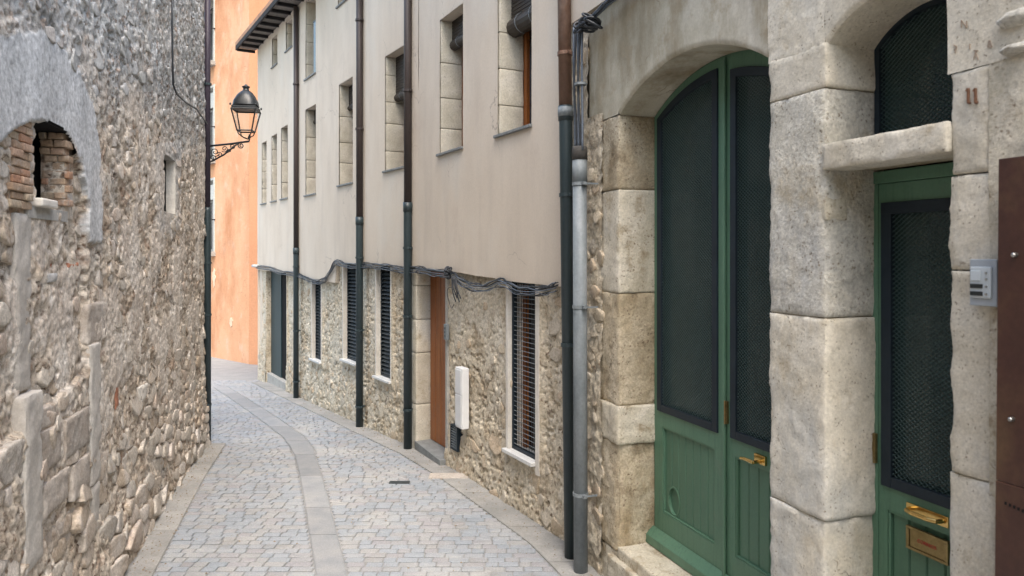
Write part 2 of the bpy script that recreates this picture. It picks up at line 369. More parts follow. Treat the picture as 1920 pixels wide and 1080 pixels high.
# ------------------------------------------------------------------ mesh building
ORG = {}
class MB:
    def __init__(self): self.v = []; self.f = []; self.rn = []; self.nv = 0; self.cur = 0.5
    def add(self, v, f):
        v = np.asarray(v, float).reshape(-1, 3)
        self.v.append(v); b = self.nv
        for q in f: self.f.append(tuple(i + b for i in q)); self.rn.append(self.cur)
        self.nv += len(v)
    def box(self, W, s0, s1, n0, n1, z0, z1):
        P = W.P if W else (lambda x, y, z: np.stack([x, y, z], -1))
        c = np.array([(a, b, c) for a in (s0, s1) for b in (n0, n1) for c in (z0, z1)], float)
        v = P(c[:, 0], c[:, 1], c[:, 2])
        # index = a*4+b*2+c
        self.add(v, [(0, 1, 3, 2), (4, 6, 7, 5), (0, 4, 5, 1), (2, 3, 7, 6), (0, 2, 6, 4), (1, 5, 7, 3)])
        return self
    def prism(self, W, poly, n0, n1):
        k = len(poly); s = np.array([p[0] for p in poly]); z = np.array([p[1] for p in poly])
        v = np.concatenate([W.P(s, np.full(k, n0), z), W.P(s, np.full(k, n1), z)])
        f = [tuple(range(k)), tuple(range(2 * k - 1, k - 1, -1))]
        f += [(i, i + k, (i + 1) % k + k, (i + 1) % k) for i in range(k)]
        self.add(v, f); return self
    def strip(self, W, A, B, n0, n1):
        """solid band between two (s,z) polylines of equal length"""
        k = len(A)
        a = np.array(A, float); b = np.array(B, float)
        v = np.concatenate([W.P(a[:, 0], n0, a[:, 1]), W.P(b[:, 0], n0, b[:, 1]), W.P(a[:, 0], n1, a[:, 1]), W.P(b[:, 0], n1, b[:, 1])])
        f = []
        for i in range(k - 1):
            f += [(i, i + 1, k + i + 1, k + i), (2 * k + i, 3 * k + i, 3 * k + i + 1, 2 * k + i + 1),
                  (i, 2 * k + i, 2 * k + i + 1, i + 1), (k + i, k + i + 1, 3 * k + i + 1, 3 * k + i)]
        f += [(0, k, 3 * k, 2 * k), (k - 1, 3 * k - 1, 4 * k - 1, 2 * k - 1)]
        self.add(v, f); return self
    def tube(self, pts, r, seg=10, cap=True):
        pts = [Vector(p) for p in pts]; k = len(pts)
        r = [r] * k if np.isscalar(r) else r
        t0 = (pts[1] - pts[0]).normalized()
        up = Vector((0, 0, 1)) if abs(t0.z) < .9 else Vector((1, 0, 0))
        u = t0.cross(up).normalized(); vs = []
        for i, p in enumerate(pts):
            t = (pts[min(i + 1, k - 1)] - pts[max(i - 1, 0)]).normalized()
            u = (u - t * u.dot(t)).normalized(); w = t.cross(u)
            for j in range(seg):
                a = 2 * pi * j / seg
                vs.append(p + (u * cos(a) + w * sin(a)) * r[i])
        f = [(i * seg + j, i * seg + (j + 1) % seg, (i + 1) * seg + (j + 1) % seg, (i + 1) * seg + j) for i in range(k - 1) for j in range(seg)]
        if cap: f += [tuple(range(seg - 1, -1, -1)), tuple((k - 1) * seg + j for j in range(seg))]
        self.add([tuple(q) for q in vs], f); return self
    def lathe(self, c, prof, seg=20, rot=0.0, power=None):
        vs = []
        for r, z in prof:
            for j in range(seg):
                a = 2 * pi * j / seg + rot
                vs.append((c[0] + r * cos(a), c[1] + r * sin(a), c[2] + z))
        k = len(prof)
        f = [(i * seg + j, i * seg + (j + 1) % seg, (i + 1) * seg + (j + 1) % seg, (i + 1) * seg + j) for i in range(k - 1) for j in range(seg)]
        f += [tuple(range(seg - 1, -1, -1)), tuple((k - 1) * seg + j for j in range(seg))]
        self.add(vs, f); return self
    def grid(self, P, keep=None, flip=False):
        h, w = P.shape[:2]
        idx = np.arange(h * w).reshape(h, w)
        q = np.stack([idx[:-1, :-1], idx[:-1, 1:], idx[1:, 1:], idx[1:, :-1]], -1)
        if flip: q = q[..., ::-1]
        if keep is not None: q = q[keep]
        self.add(P.reshape(-1, 3), [tuple(t) for t in q.reshape(-1, 4).tolist()]); return self
    def build(self, name, m, parent=None, smooth=False, bevel=0, seg=2, kind=None, label=None):
        v = np.concatenate(self.v)
        o0 = np.array([(v[:, 0].min() + v[:, 0].max()) / 2, (v[:, 1].min() + v[:, 1].max()) / 2, v[:, 2].min()])
        me = bpy.data.meshes.new(name)
        me.from_pydata((v - o0).tolist(), [], self.f)
        me.materials.append(m)
        if smooth: me.polygons.foreach_set('use_smooth', [True] * len(me.polygons))
        a = me.attributes.new('rnd', 'FLOAT', 'FACE'); a.data.foreach_set('value', self.rn)
        me.update()
        return link(name, me, o0, parent, bevel, seg, kind, label)

def link(name, me, o0, parent=None, bevel=0, seg=2, kind=None, label=None):
    o = bpy.data.objects.new(name, me); COL.objects.link(o)
    o0 = np.array(o0, float)
    if parent is not None:
        o.parent = parent; o.location = tuple(o0 - ORG[parent.name])
    else: o.location = tuple(o0)
    ORG[o.name] = o0
    if bevel:
        b = o.modifiers.new('bevel', 'BEVEL'); b.width = bevel; b.segments = seg; b.limit_method = 'ANGLE'; b.angle_limit = radians(40)
    if kind: o['kind'] = kind
    if label: o['label'] = label
    return o

def thing(name, loc, label, cat, group=None):
    o = bpy.data.objects.new(name, None); COL.objects.link(o)
    o.location = loc; o.empty_display_size = .2; ORG[o.name] = np.array(loc, float)
    o['label'] = label; o['category'] = cat
    if group: o['group'] = group
    return o
def tag(o, label, cat, group=None):
    o['label'] = label; o['category'] = cat
    if group: o['group'] = group
    return o

def rbox(W, s0, s1, n0, n1, z0, z1, rad=.012, amp=.004, step=.035, freq=9.0, seed=0, mb=None, chip=0.0, radz=.007):
    """a stone block: rounded edges, uneven faces"""
    L = np.array([s1 - s0, n1 - n0, z1 - z0]); rad = min(rad, L[0] / 2.2, L[1] / 2.2)
    rv = np.array([rad, rad, min(rad, radz, L[2] / 2.2)])
    nn = [max(3, min(44, int(round(l / step)))) for l in L]
    verts = {}; vl = []; fl = []
    def ax(i):                                    # lattice line: extra lines near the edges for the rounding
        t = np.linspace(0, L[i], nn[i] + 1)
        q = rv[i]
        return np.unique(np.concatenate([[0, q * .35, q], t[(t > q * 1.2) & (t < L[i] - q * 1.2)], [L[i] - q, L[i] - q * .35, L[i]]]))
    A = [ax(0), ax(1), ax(2)]
    def vid(i, j, k):
        key = (i, j, k)
        if key not in verts:
            verts[key] = len(vl); vl.append((A[0][i], A[1][j], A[2][k]))
        return verts[key]
    m = [len(a) - 1 for a in A]
    for i in range(m[0]):
        for k in range(m[2]):
            fl.append((vid(i, 0, k), vid(i + 1, 0, k), vid(i + 1, 0, k + 1), vid(i, 0, k + 1)))
            fl.append((vid(i, m[1], k), vid(i, m[1], k + 1), vid(i + 1, m[1], k + 1), vid(i + 1, m[1], k)))
    for j in range(m[1]):
        for k in range(m[2]):
            fl.append((vid(0, j, k), vid(0, j, k + 1), vid(0, j + 1, k + 1), vid(0, j + 1, k)))
            fl.append((vid(m[0], j, k), vid(m[0], j + 1, k), vid(m[0], j + 1, k + 1), vid(m[0], j, k + 1)))
    for i in range(m[0]):
        for j in range(m[1]):
            fl.append((vid(i, j, 0), vid(i, j + 1, 0), vid(i + 1, j + 1, 0), vid(i + 1, j, 0)))
            fl.append((vid(i, j, m[2]), vid(i + 1, j, m[2]), vid(i + 1, j + 1, m[2]), vid(i, j + 1, m[2])))
    v = np.array(vl); c = np.clip(v, rv, L - rv); d = (v - c) / rv
    ln = np.maximum(np.linalg.norm(d, axis=1), 1e-9)[:, None]
    nrm = d / ln
    v = c + nrm * rv
    w = v + np.array([s0, n0, z0])
    Pw = W.P(w[:, 0], w[:, 1], w[:, 2])
    q = Pw * freq + seed * 3.7
    e = .55 * vn3(q[:, 0] * 9, q[:, 1] * 9, q[:, 2] * 9, 13) * (step < .025) + vn3(q[:, 0], q[:, 1], q[:, 2]) + .5 * vn3(q[:, 0] * 2.3, q[:, 1] * 2.3, q[:, 2] * 2.3, 5) + .25 * vn3(q[:, 0] * 5, q[:, 1] * 5, q[:, 2] * 5, 9)
    edge = ((v < rv * 1.01) | (v > L - rv * 1.01)).sum(1) >= 2
    e = e * amp - chip * edge * (np.abs(vn3(q[:, 0] * 1.5, q[:, 1] * 1.5, q[:, 2] * 1.5, 21)))
    w = w + nrm * (e[:, None] * np.array([1, 1, .25]))
    mb = mb or MB(); mb.add(W.P(w[:, 0], w[:, 1], w[:, 2]), fl)
    return mb

def hfield(W, s0, s1, z0, z1, step, disp, holes=(), name='wall', m=None, parent=None, masks=None, zmap=None, poly_holes=(), arr=False):
    """wall face with real relief; disp(s,z) is how far it stands out to the street"""
    ss = set(np.round(np.arange(s0, s1, step), 5)) | {round(s1, 5)}; zs = set(np.round(np.arange(z0, z1, step), 5)) | {round(z1, 5)}
    for h in holes:
        for a in h[:2]:
            if s0 < a < s1: ss = {q for q in ss if abs(q - a) > step * .45}; ss.add(round(a, 5))
        for a in h[2:4]:
            if z0 < a < z1: zs = {q for q in zs if abs(q - a) > step * .45}; zs.add(round(a, 5))
    s = np.array(sorted(ss)); z = np.array(sorted(zs))
    S, Z = np.meshgrid(s, z)
    Z2 = zmap(S, Z) if zmap else Z
    D = disp(S, Z2)
    P = W.P(S, -D, Z2)
    cs, cz = (S[:-1, :-1] + S[1:, 1:]) / 2, (Z[:-1, :-1] + Z[1:, 1:]) / 2
    keep = np.ones(cs.shape, bool)
    for h in holes: keep &= ~((cs > h[0]) & (cs < h[1]) & (cz > h[2]) & (cz < h[3]))
    for p in poly_holes: keep &= ~inpoly(p, cs, cz)
    v = P.reshape(-1, 3)
    o0 = np.array([v[:, 0].mean(), v[:, 1].mean(), v[:, 2].min()])
    h_, w_ = S.shape; idx = np.arange(h_ * w_).reshape(h_, w_)
    q = np.stack([idx[:-1, :-1], idx[:-1, 1:], idx[1:, 1:], idx[1:, :-1]], -1)[keep]
    me = bpy.data.meshes.new(name)
    me.vertices.add(len(v)); me.vertices.foreach_set('co', (v - o0).ravel())
    nf = len(q); me.loops.add(nf * 4); me.loops.foreach_set('vertex_index', q.ravel().astype(np.int32))
    me.polygons.add(nf); me.polygons.foreach_set('loop_start', np.arange(0, nf * 4, 4, dtype=np.int32))
    me.polygons.foreach_set('use_smooth', np.ones(nf, bool))
    me.materials.append(m)
    for k, fn in (masks or {}).items():
        a = me.attributes.new(k, 'FLOAT', 'POINT'); a.data.foreach_set('value', fn(S, Z2).ravel().astype(np.float32))
    me.update(calc_edges=True); me.validate()
    return link(name, me, o0, parent)

def clip(poly, px, py, nx, ny):
    out = []; k = len(poly)
    for i in range(k):
        a = poly[i]; b = poly[(i + 1) % k]
        da = (a[0] - px) * nx + (a[1] - py) * ny; db = (b[0] - px) * nx + (b[1] - py) * ny
        if da <= 0: out.append(a)
        if (da < 0) != (db < 0) and da != db:
            t = da / (da - db); out.append((a[0] + (b[0] - a[0]) * t, a[1] + (b[1] - a[1]) * t))
    return out

def pack(s0, s1, z0, z1, rad, ok=lambda s, z: True, n=4000, stretch=1.35, seed=1, tries=60000):
    """irregular stones: dart throwing with varying radius, then weighted Voronoi cells"""
    R = random.Random(seed); pts = []; bins = {}; B = .3
    for _ in range(tries):
        s = R.uniform(s0, s1); z = R.uniform(z0, z1); r = rad(s, z) * R.uniform(.62, 1.3)
        if not ok(s, z): continue
        bi, bj = int(s / B), int(z / B); good = True
        for i in (-1, 0, 1):
            for j in (-1, 0, 1):
                for q in bins.get((bi + i, bj + j), ()):
                    if ((q[0] - s) / stretch) ** 2 + (q[1] - z) ** 2 < ((q[2] + r) * .88) ** 2: good = False; break
                if not good: break
            if not good: break
        if good:
            pts.append((s, z, r)); bins.setdefault((bi, bj), []).append(pts[-1])
            if len(pts) >= n: break
    cells = []
    for s, z, r in pts:
        poly = [(s + r * 1.35 * stretch * cos(a), z + r * 1.35 * sin(a)) for a in [2 * pi * k / 9 + .3 for k in range(9)]]
        bi, bj = int(s / B), int(z / B)
        for i in (-1, 0, 1):
            for j in (-1, 0, 1):
                for q in bins.get((bi + i, bj + j), ()):
                    if q[0] == s and q[1] == z: continue
                    dx_, dz_ = q[0] - s, q[1] - z
                    if abs(dx_) > 3 * (r + q[2]) or abs(dz_) > 3 * (r + q[2]): continue
                    t = r / (r + q[2])
                    poly = clip(poly, s + dx_ * t, z + dz_ * t, dx_ / stretch ** 2, dz_)
                    if len(poly) < 3: break
        if len(poly) >= 3: cells.append((s, z, r, poly))
    return cells

def stone_geo(W, poly, h, base, gap=.006, seed=0, sink=.02, k_max=10, big=False):
    R = random.Random(seed)
    c = np.mean(poly, axis=0); p = np.array(poly)
    q = []; cut = R.uniform(.10, .24)
    for i in range(len(p)):                                    # cut the corners
        a, b = p[i], p[(i + 1) % len(p)]
        q += [a * (1 - cut) + b * cut] + ([a * .66 + b * .34, a * .34 + b * .66] if big else []) + [a * cut + b * (1 - cut)]
    q = np.array(q)
    if len(q) > k_max and not big: q = q[np.linspace(0, len(q) - 1, k_max).astype(int)]
    d = q - c; l = np.maximum(np.linalg.norm(d, axis=1), 1e-4)[:, None]
    d = d * np.maximum(.4, 1 - gap / l)
    d *= (1 + np.array([R.uniform(-.07, .07) for _ in q]) * (.45 if big else 1))[:, None]
    tx, tz = R.uniform(-.26, .26), R.uniform(-.34, .16)
    k = len(q); V = []; F_ = []
    rings = ((1.0, None), (.985, .45), (.955, .88), (.80, .97), (.5, 1.0), (.25, 1.02)) if big else ((1.0, None), (.96, .70), (.78, .97))
    for sc_, fh in rings:
        e = c + d * sc_
        if fh is None: hv = np.full(k, base - sink)
        else:
            hv = base + h * fh + (d[:, 0] * tx + d[:, 1] * tz) * sc_ * .6
            if big: hv = hv + .007 * fbm2(e[:, 0] * 15, e[:, 1] * 15, 3, seed % 50) + .0022 * fbm2(e[:, 0] * 60, e[:, 1] * 60, 2, 3)
            else: hv = hv + np.array([R.uniform(-.12, .12) for _ in q]) * h
        V.append(W.P(e[:, 0], -hv, e[:, 1]))
    V.append(W.P([c[0]], -(base + h * 1.02), [c[1]]))
    nr = len(rings)
    for a in range(nr - 1):
        for i in range(k): F_.append((a * k + i, a * k + (i + 1) % k, (a + 1) * k + (i + 1) % k, (a + 1) * k + i))
    for i in range(k): F_.append(((nr - 1) * k + i, (nr - 1) * k + (i + 1) % k, nr * k))
    return np.concatenate(V), F_

def lay_stones(W, cells, hfn, dispfn, m, parent, name='stone', many='stones', limit=300, gap=.006, visible=lambda s, z: True, k_max=10, cull=0.0):
    rank = []
    for i, (s, z, r, poly) in enumerate(cells):
        Y = W.Y(s)
        vis = visible(s, z)
        rank.append((-(r / max(Y, .5)) * (1 if vis else .01), i))
    rank.sort(); single = {i for _, i in rank[:limit]}
    S = np.array([c[0] for c in cells]); Z = np.array([c[1] for c in cells]); base = dispfn(S, Z)
    rest = MB()
    for i, (s, z, r, poly) in enumerate(cells):
        h = hfn(s, z, r, i)
        if h is None: continue
        v, f = stone_geo(W, poly, h, base[i], gap, i, k_max=k_max, big=(r > .075 and i in single))
        rn = random.Random(i * 7 + 1).random()
        if i in single:
            mb = MB(); mb.cur = rn; mb.add(v, f); mb.build(name, m, parent, smooth=True)
        else:
            rest.cur = rn; rest.add(v, f)
    if rest.f: rest.build(many, m, parent, smooth=True, kind='stuff')

# ------------------------------------------------------------------ ground, street, setts
mb = MB()
ys = np.concatenate([np.arange(-40, 4, 4.0), np.arange(4, 26, .5), np.arange(26, 121, 8.0)]); xs = np.arange(-60, 61, 6.0)
X, Yg = np.meshgrid(xs, ys); mb.grid(np.stack([X, Yg, zg(np.clip(Yg, -3, 30)) - .06], -1))
mb.build('ground', m_terr, kind='structure')

street = MB()
ys = np.arange(-3, 26.01, .25)
rows = []
for Y in ys:
    xl = lx(Y) - .1 if Y < 9.1 else -11.0
    xr = (rwall(Y) + .45) if Y < 15.6 else -1.0
    rows.append([(xl + (xr - xl) * t, Y, float(zg(Y)) - .011) for t in np.linspace(0, 1, 9)])
street.grid(np.array(rows))
street_o = street.build('street', m_joint, kind='structure')

CL = [ground(*p) for p in [(404, 719), (440, 742), (480, 768), (520, 796), (551, 819), (566, 838), (575, 862), (583, 893), (592, 930), (602, 980), (612, 1027), (622, 1078), (650, 1240)]]
CL[-1] = (CL[-2][0] + .02, 4.2)
CLY = np.array([c[1] for c in CL])[::-1]; CLX = np.array([c[0] for c in CL])[::-1]
def clx(Y): return float(np.interp(Y, CLY, CLX))
HW = .105
# slabs of the drainage strip
y = 4.3; i = 0
Rs = random.Random(4)
while y < 14.6:
    ln = Rs.uniform(.55, 1.05) if y < 11 else Rs.uniform(.9, 1.6); y1 = y + ln - .012
    mb = MB(); k = 5
    V = []
    for t in np.linspace(y, y1, k):
        x = clx(t); dxd = (clx(t + .1) - clx(t - .1)) / .2; nx_ = 1 / sqrt(1 + dxd * dxd)
        hw = HW / nx_ * (1 if t < 8.6 else 1.15)
        zt = float(zg(t)) + .002 + Rs.uniform(0, .001)
        V.append([(x - hw, t, zt - .05), (x - hw, t, zt - .006), (x - hw + .01, t, zt), (x + hw - .01, t, zt), (x + hw, t, zt - .006), (x + hw, t, zt - .05)])
    V = np.array(V); mb.grid(V); n6 = len(V) * 6
    mb.add(V[0], [(0, 1, 2, 3, 4, 5)]); mb.add(V[-1], [(5, 4, 3, 2, 1, 0)])
    mb.build('paving_slab', m_slab, street_o)
    y += ln
# cement edge strips along both walls, one slab after the other
def edge_slabs(xa, xb, y0, y1, ln, nm='edge_slab'):
    y = y0
    while y < y1:
        l = Rs.uniform(*ln); ye = min(y + l, y1) - .008
        V = []
        for t in np.linspace(y, ye, 5):
            a, b = xa(t), xb(t); zt = float(zg(t)) + .003
            V.append([(a, t, zt - .05), (a, t, zt - .004), (a + .006, t, zt), ((a + b) / 2, t, zt), (b - .006, t, zt), (b, t, zt - .004), (b, t, zt - .05)])
        V = np.array(V); mb = MB(); mb.grid(V); mb.add(V[0], [tuple(range(7))]); mb.add(V[-1], [tuple(range(6, -1, -1))])
        mb.build(nm, m_edge, street_o); y += l
LB, RB = .26, .26
def rband(Y): return rwall(Y) - RB / (.86 if Y > 8.7 else .9)
edge_slabs(lambda Y: lx(Y) - .06, lambda Y: lx(Y) + LB, 3.2, 9.2, (1.3, 2.2))
edge_slabs(rband, lambda Y: rwall(Y) + .06, 3.9, 15.4, (.6, 1.2))

# setts: eight shapes shared by all
protos = []
for k in range(10):
    R = random.Random(50 + k); q = []
    a, b = .5, .5
    for (sx, sy) in ((-1, -1), (1, -1), (1, 1), (-1, 1)):
        q.append((sx * a, sy * b))
    ring = [(-.45, -.5), (.45, -.5), (.5, -.42), (.5, .42), (.45, .5), (-.45, .5), (-.5, .42), (-.5, -.42)]
    ring = [(x_ * R.uniform(.93, 1.0), y_ * R.uniform(.90, 1.0)) for x_, y_ in ring]
    V = [(x_, y_, -.04) for x_, y_ in ring] + [(x_, y_, -.0030 + R.uniform(-.0008, .0008)) for x_, y_ in ring] + [(x_ * .88, y_ * .84, R.uniform(-.0006, .0012)) for x_, y_ in ring]
    Fs = [(i, (i + 1) % 8, 8 + (i + 1) % 8, 8 + i) for i in range(8)] + [(8 + i, 8 + (i + 1) % 8, 16 + (i + 1) % 8, 16 + i) for i in range(8)] + [tuple(range(16, 24))]
    me = bpy.data.meshes.new('cobblestone'); me.from_pydata(V, [], Fs); me.materials.append(m_sett)
    at = me.attributes.new('rnd', 'FLOAT', 'FACE'); at.data.foreach_set('value', [k / 10 + .05] * len(Fs)); me.update()
    protos.append((me, np.array(V), Fs))
sets = []
Y = 4.75; row = 0; dY = .082
while Y < 15.8:
    x0 = lx(Y) + LB + .010 if Y < 9.15 else -.415 * Y
    x1 = rband(Y) - .012 if Y < 15.4 else -5.3
    cx_ = clx(Y); dxd = (clx(Y + .1) - clx(Y - .1)) / .2; hw = HW * sqrt(1 + dxd * dxd) * (1 if Y < 8.6 else 1.15) + .01
    segs = [(x0, cx_ - hw), (cx_ + hw, x1)] if Y < 14.6 else [(x0, x1)]
    for a, b in segs:
        x = a
        while x < b - .03:
            l = Rs.uniform(.085, .165)
            if b - (x + l) < .07: l = b - x
            sets.append((x + l / 2, Y, l - .006, Rs.random())); x += l
    Y += dY; row += 1
def insight(x, Y): return -.69 < x / Y < .16 and (CY + (E - float(zg(Y))) * F / Y) < 1085
order = sorted(range(len(sets)), key=lambda i: (0 if insight(sets[i][0], sets[i][1]) else 1, sets[i][1]))
single = set(order[:300])
rest = MB(); master = {}
for i, (x, Y, l, rr) in enumerate(sets):
    k = int(rr * 9.99); me, V, Fs = protos[k]
    zt = float(zg(Y)); w = dY - .006; wob = (random.random() - .5) * .05; dz_ = random.uniform(-.002, .003)
    if i in single:
        o = bpy.data.objects.new('cobblestone', me) if k not in master else master[k].copy()
        master.setdefault(k, o)
        COL.objects.link(o); o.parent = street_o
        o.location = tuple(np.array([x, Y, zt + dz_]) - ORG[street_o.name]); o.scale = (l, w, 1); o.rotation_euler = (-.052 if Y > 7.5 else 0, 0, wob)
    else:
        Vt = V * np.array([l, w, 1]); Vt = np.stack([Vt[:, 0] * cos(wob) - Vt[:, 1] * sin(wob) + x, Vt[:, 0] * sin(wob) + Vt[:, 1] * cos(wob) + Y, Vt[:, 2] + zt + dz_ - (.052 * Vt[:, 1] if Y > 7.5 else 0)], -1)
        rest.cur = k / 10 + .05; rest.add(Vt, Fs)
rest.build('cobblestones', m_sett, street_o, kind='stuff')

# ------------------------------------------------------------------ LEFT: rubble wall house
rubble = thing('rubble_house', (WL.P(3, .3, 0))[()], 'old rubble stone house with a plastered blocked arch and brick niche', 'building')
ZT = E + 3.35
def pl(W, pts): return [W.on(*p) for p in pts]
plaster_poly = pl(WL, [(-60, 60), (0, 68), (40, 58), (70, 57), (100, 68), (125, 95), (150, 135), (170, 185), (180, 240), (186, 300), (190, 400), (188, 456), (165, 456),
                       (163, 380), (158, 340), (150, 310), (130, 270), (112, 243), (92, 230), (70, 226), (45, 232), (20, 245), (0, 265), (-60, 330)])
infill_poly = pl(WL, [(-60, 330), (0, 265), (20, 245), (45, 232), (70, 226), (92, 230), (112, 243), (130, 270), (150, 310), (160, 350), (163, 400), (163, 700), (-60, 900)])
niche_poly = [WL.on(px, py, .03) for px, py in [(66, 388), (66, 229), (80, 227), (95, 233), (110, 245), (122, 262), (130, 285), (133, 320), (132, 388)]]
slit = (WL.S(306), WL.S(329), WL.on(318, 400)[1], WL.on(312, 291)[1])
slitsur = pl(WL, [(290, 270), (338, 262), (340, 410), (326, 448), (303, 446), (292, 400)])

def greym(S, Z):
    g = sstep(E + .55, E + 1.25, Z + .45 * fbm2(S * 1.1, Z * .7, 4, 3) - S * .06)
    return np.clip(g, 0, 1)
def plastm(S, Z):
    w = .034 * fbm2(S * 7, Z * 7, 4, 9, .6)
    p = inpoly(plaster_poly, S + w, Z + w) | (inpoly(slitsur, S + w * 1.5, Z + w) & (fbm2(S * 5, Z * 5, 3, 31) > -.35))
    q = inpoly(plaster_poly, S + w, Z + w)
    e = inpoly(plaster_poly, S + w * 2.2, Z + w * 2.2)
    return np.where(q & e, .93, np.where(q | e, .5, p * .45))
def smearL(S, Z):
    n = fbm2(S * 3.1, Z * 2.6, 5, 210, .6)
    return sstep(.02, .16, n) * sstep(.4, .9, Z) * (1 - .75 * greym(S, Z)) * (1 - plastm(S, Z))
def dispL(S, Z):
    rough = .022 * fbm2(S * 3.2, Z * 3.2, 3, 1) + .016 * fbm2(S * 13, Z * 15, 3, 2)
    w1, id1 = worley(S * 9 + .5 * fbm2(S * 7, Z * 7, 2, 8), Z * 11 + .5 * fbm2(S * 7 + 9, Z * 7, 2, 8), 4)
    lump = .030 * np.minimum(.25, .5 - w1) * sstep(.35, .75, id1)
    w2, id2 = worley(S * 20, Z * 26, 14)
    pit = -.026 * sstep(.50, .15, w2) * (id2 > .66)
    w3, id3 = worley(S * 34, Z * 30, 24)
    grit = .006 * (.45 - w3)
    d = rough + lump + pit + grit
    sm = smearL(S, Z); d = d * (1 - .62 * sm) + .008 * sm
    pm = plastm(S, Z)
    smooth = .012 + .004 * fbm2(S * 2.5, Z * 2.5, 3, 6)
    d = d * (1 - pm) + smooth * pm
    d = d - .035 * (inpoly(infill_poly, S, Z) & (Z > E - .9))
    d += .05 * sstep(E - 1.4, 0, Z)                                  # the wall thickens towards its foot
    # scar of fallen render right of the arch
    return d
wallL = hfield(WL, .02, WL.len, -.25, ZT, .0125, dispL, [slit], 'wall', m_rub, rubble, {'m1': greym, 'm2': plastm, 'm3': smearL}, poly_holes=[niche_poly])
# solid masonry behind, lengthened unseen past the camera to hold off low sky light
mb = MB(); mb.box(WL, .0, WL.len - .02, .42, 3.5, -.3, ZT + .6); mb.box(WL, -15, 0, 0.01, 3.5, -.3, ZT + .6)
mb.box(WL, 0, WL.len, .001, .42, ZT, ZT + .6); mb.box(WL, WL.len - .03, WL.len - .005, .02, .42, -.3, ZT)  # unseen top kept low so more sky light reaches the lane
mb.build('masonry_core', m_rub, rubble)

post1 = (WL.S(40), WL.S(71)); post2 = (WL.S(164), WL.S(186))
def sizeL(s, z):
    zr = z
    if zr < 1.0 - .08 * s and s < 3.6: return .120
    if zr < 1.3: return .078
    if zr < E + .5: return .055 if s > 1.6 else .062
    return .05
def okL(s, z):
    if post1[0] - .03 < s < post1[1] + .02 and z < E + .25: return False
    if post2[0] - .02 < s < post2[1] + .02 and z < E + .2: return False
    if bool(inpoly(plaster_poly, s, z)): return False
    if bool(inpoly([(a, b) for a, b in niche_big], s, z)): return False
    if slit[0] - .12 < s < slit[1] + .1 and slit[2] - .12 < z < slit[3] + .12: return False
    return True
niche_big = pl(WL, [(22, 400), (22, 232), (70, 222), (100, 230), (125, 255), (140, 300), (140, 400)])
def zline(s): return .95 + .42 * float(fbm2(np.array(s * 1.3), np.array(.5), 3, 300)) + .25 * float(vn2(np.array(s * 5.), np.array(.2), 3))
cells = pack(.25, WL.len - .03, .7, ZT - .4, lambda s, z: max(sizeL(s, z), .072 - .05 * (z - zline(s))) if z < 1.9 else sizeL(s, z), lambda s, z: z > zline(s) + .06 and okL(s, z), n=5200, stretch=1.5, seed=5, tries=120000)
cells += pack(.25, WL.len - .03, -.05, 1.5, lambda s, z: (.098 - .007 * s) * (1 - .30 * max(0, z - .3)), lambda s, z: z < zline(s) and okL(s, z), n=600, stretch=2.0, seed=6, tries=20000)
cg = fbm2(np.array([c[0] for c in cells]) * 1.7, np.array([c[1] for c in cells]) * 1.7, 3, 44)
def hL(s, z, r, i):
    R = random.Random(i + 900)
    if z > .85 and float(smearL(np.array(s), np.array(z))) > .5: return None
    low = z < 1.0
    up = float(greym(np.array(s), np.array(z)))
    p = .93 if z < .85 else (.62 if z < 1.5 else .30 - .14 * up)
    if cg[i] > .12 : p += .25
    if R.random() > p: return None
    return R.uniform(.007, .020) * min(1, r / .07) if low else R.uniform(.001, .009) * (1 - .35 * up)
low = [c for c in cells if float(greym(np.array(c[0]), np.array(c[1]))) < .5]
upc = [c for c in cells if float(greym(np.array(c[0]), np.array(c[1]))) >= .5]
visL = lambda s, z: WL.Y(s) > 3.3
cgall = cg
cg = fbm2(np.array([c[0] for c in low]) * 1.7, np.array([c[1] for c in low]) * 1.7, 3, 44)
lay_stones(WL, low, hL, dispL, m_stone, wallL, limit=290, gap=.007, visible=visL)
cg = fbm2(np.array([c[0] for c in upc]) * 1.7, np.array([c[1] for c in upc]) * 1.7, 3, 44)
lay_stones(WL, upc, hL, dispL, m_gstone, wallL, name='grey_stone', many='small_grey_stones', limit=8, gap=.007, visible=visL)

# pale stone posts built into the wall
def post(px0, px1, py0, py1, proud=.02, m=m_ashp, nm='stone_post'):
    s0, s1 = WL.S(px0), WL.S(px1); pm = (px0 + px1) / 2
    za, zb = WL.on(pm, py1)[1], WL.on(pm, py0)[1]
    d = float(dispL(np.array([(s0 + s1) / 2]), np.array([(za + zb) / 2]))[0])
    return rbox(WL, s0, s1, -d - proud, .1, max(za, -.05), zb, .014, .007, .022, 9, seed=px0, chip=.012).build(nm, m, wallL, smooth=True)
m_post = mat('weathered_pale_post', [(.36, .33, .29), (.46, .43, .39), (.52, .50, .46)], 3, (1, 1, .4), fine=.2, fscale=60, bump=.4, bscale=50, bdist=.006, dirt=((.30, .25, .2), 6, .6, .8))
m_slabd = mat('sandy_slab', [(.34, .29, .24), (.44, .39, .34), (.50, .46, .41)], 5, fine=.3, fscale=50, bump=.6, bscale=50, bdist=.01, orand=.15)
post(42, 70, 400, 733, .012, m_post); post(40, 73, 738, 1064, .018, m_post)
post(164, 184, 380, 562, .012, m_post); post(163, 200, 566, 640, .012, m_slabd, 'stone_block'); post(164, 183, 644, 905, .014, m_post); post(166, 180, 908, 1000, .012, m_post)
m_redb = mat('red_brick_bit', [(.36, .15, .09), (.46, .22, .14)], 12, fine=.35, bump=.5)
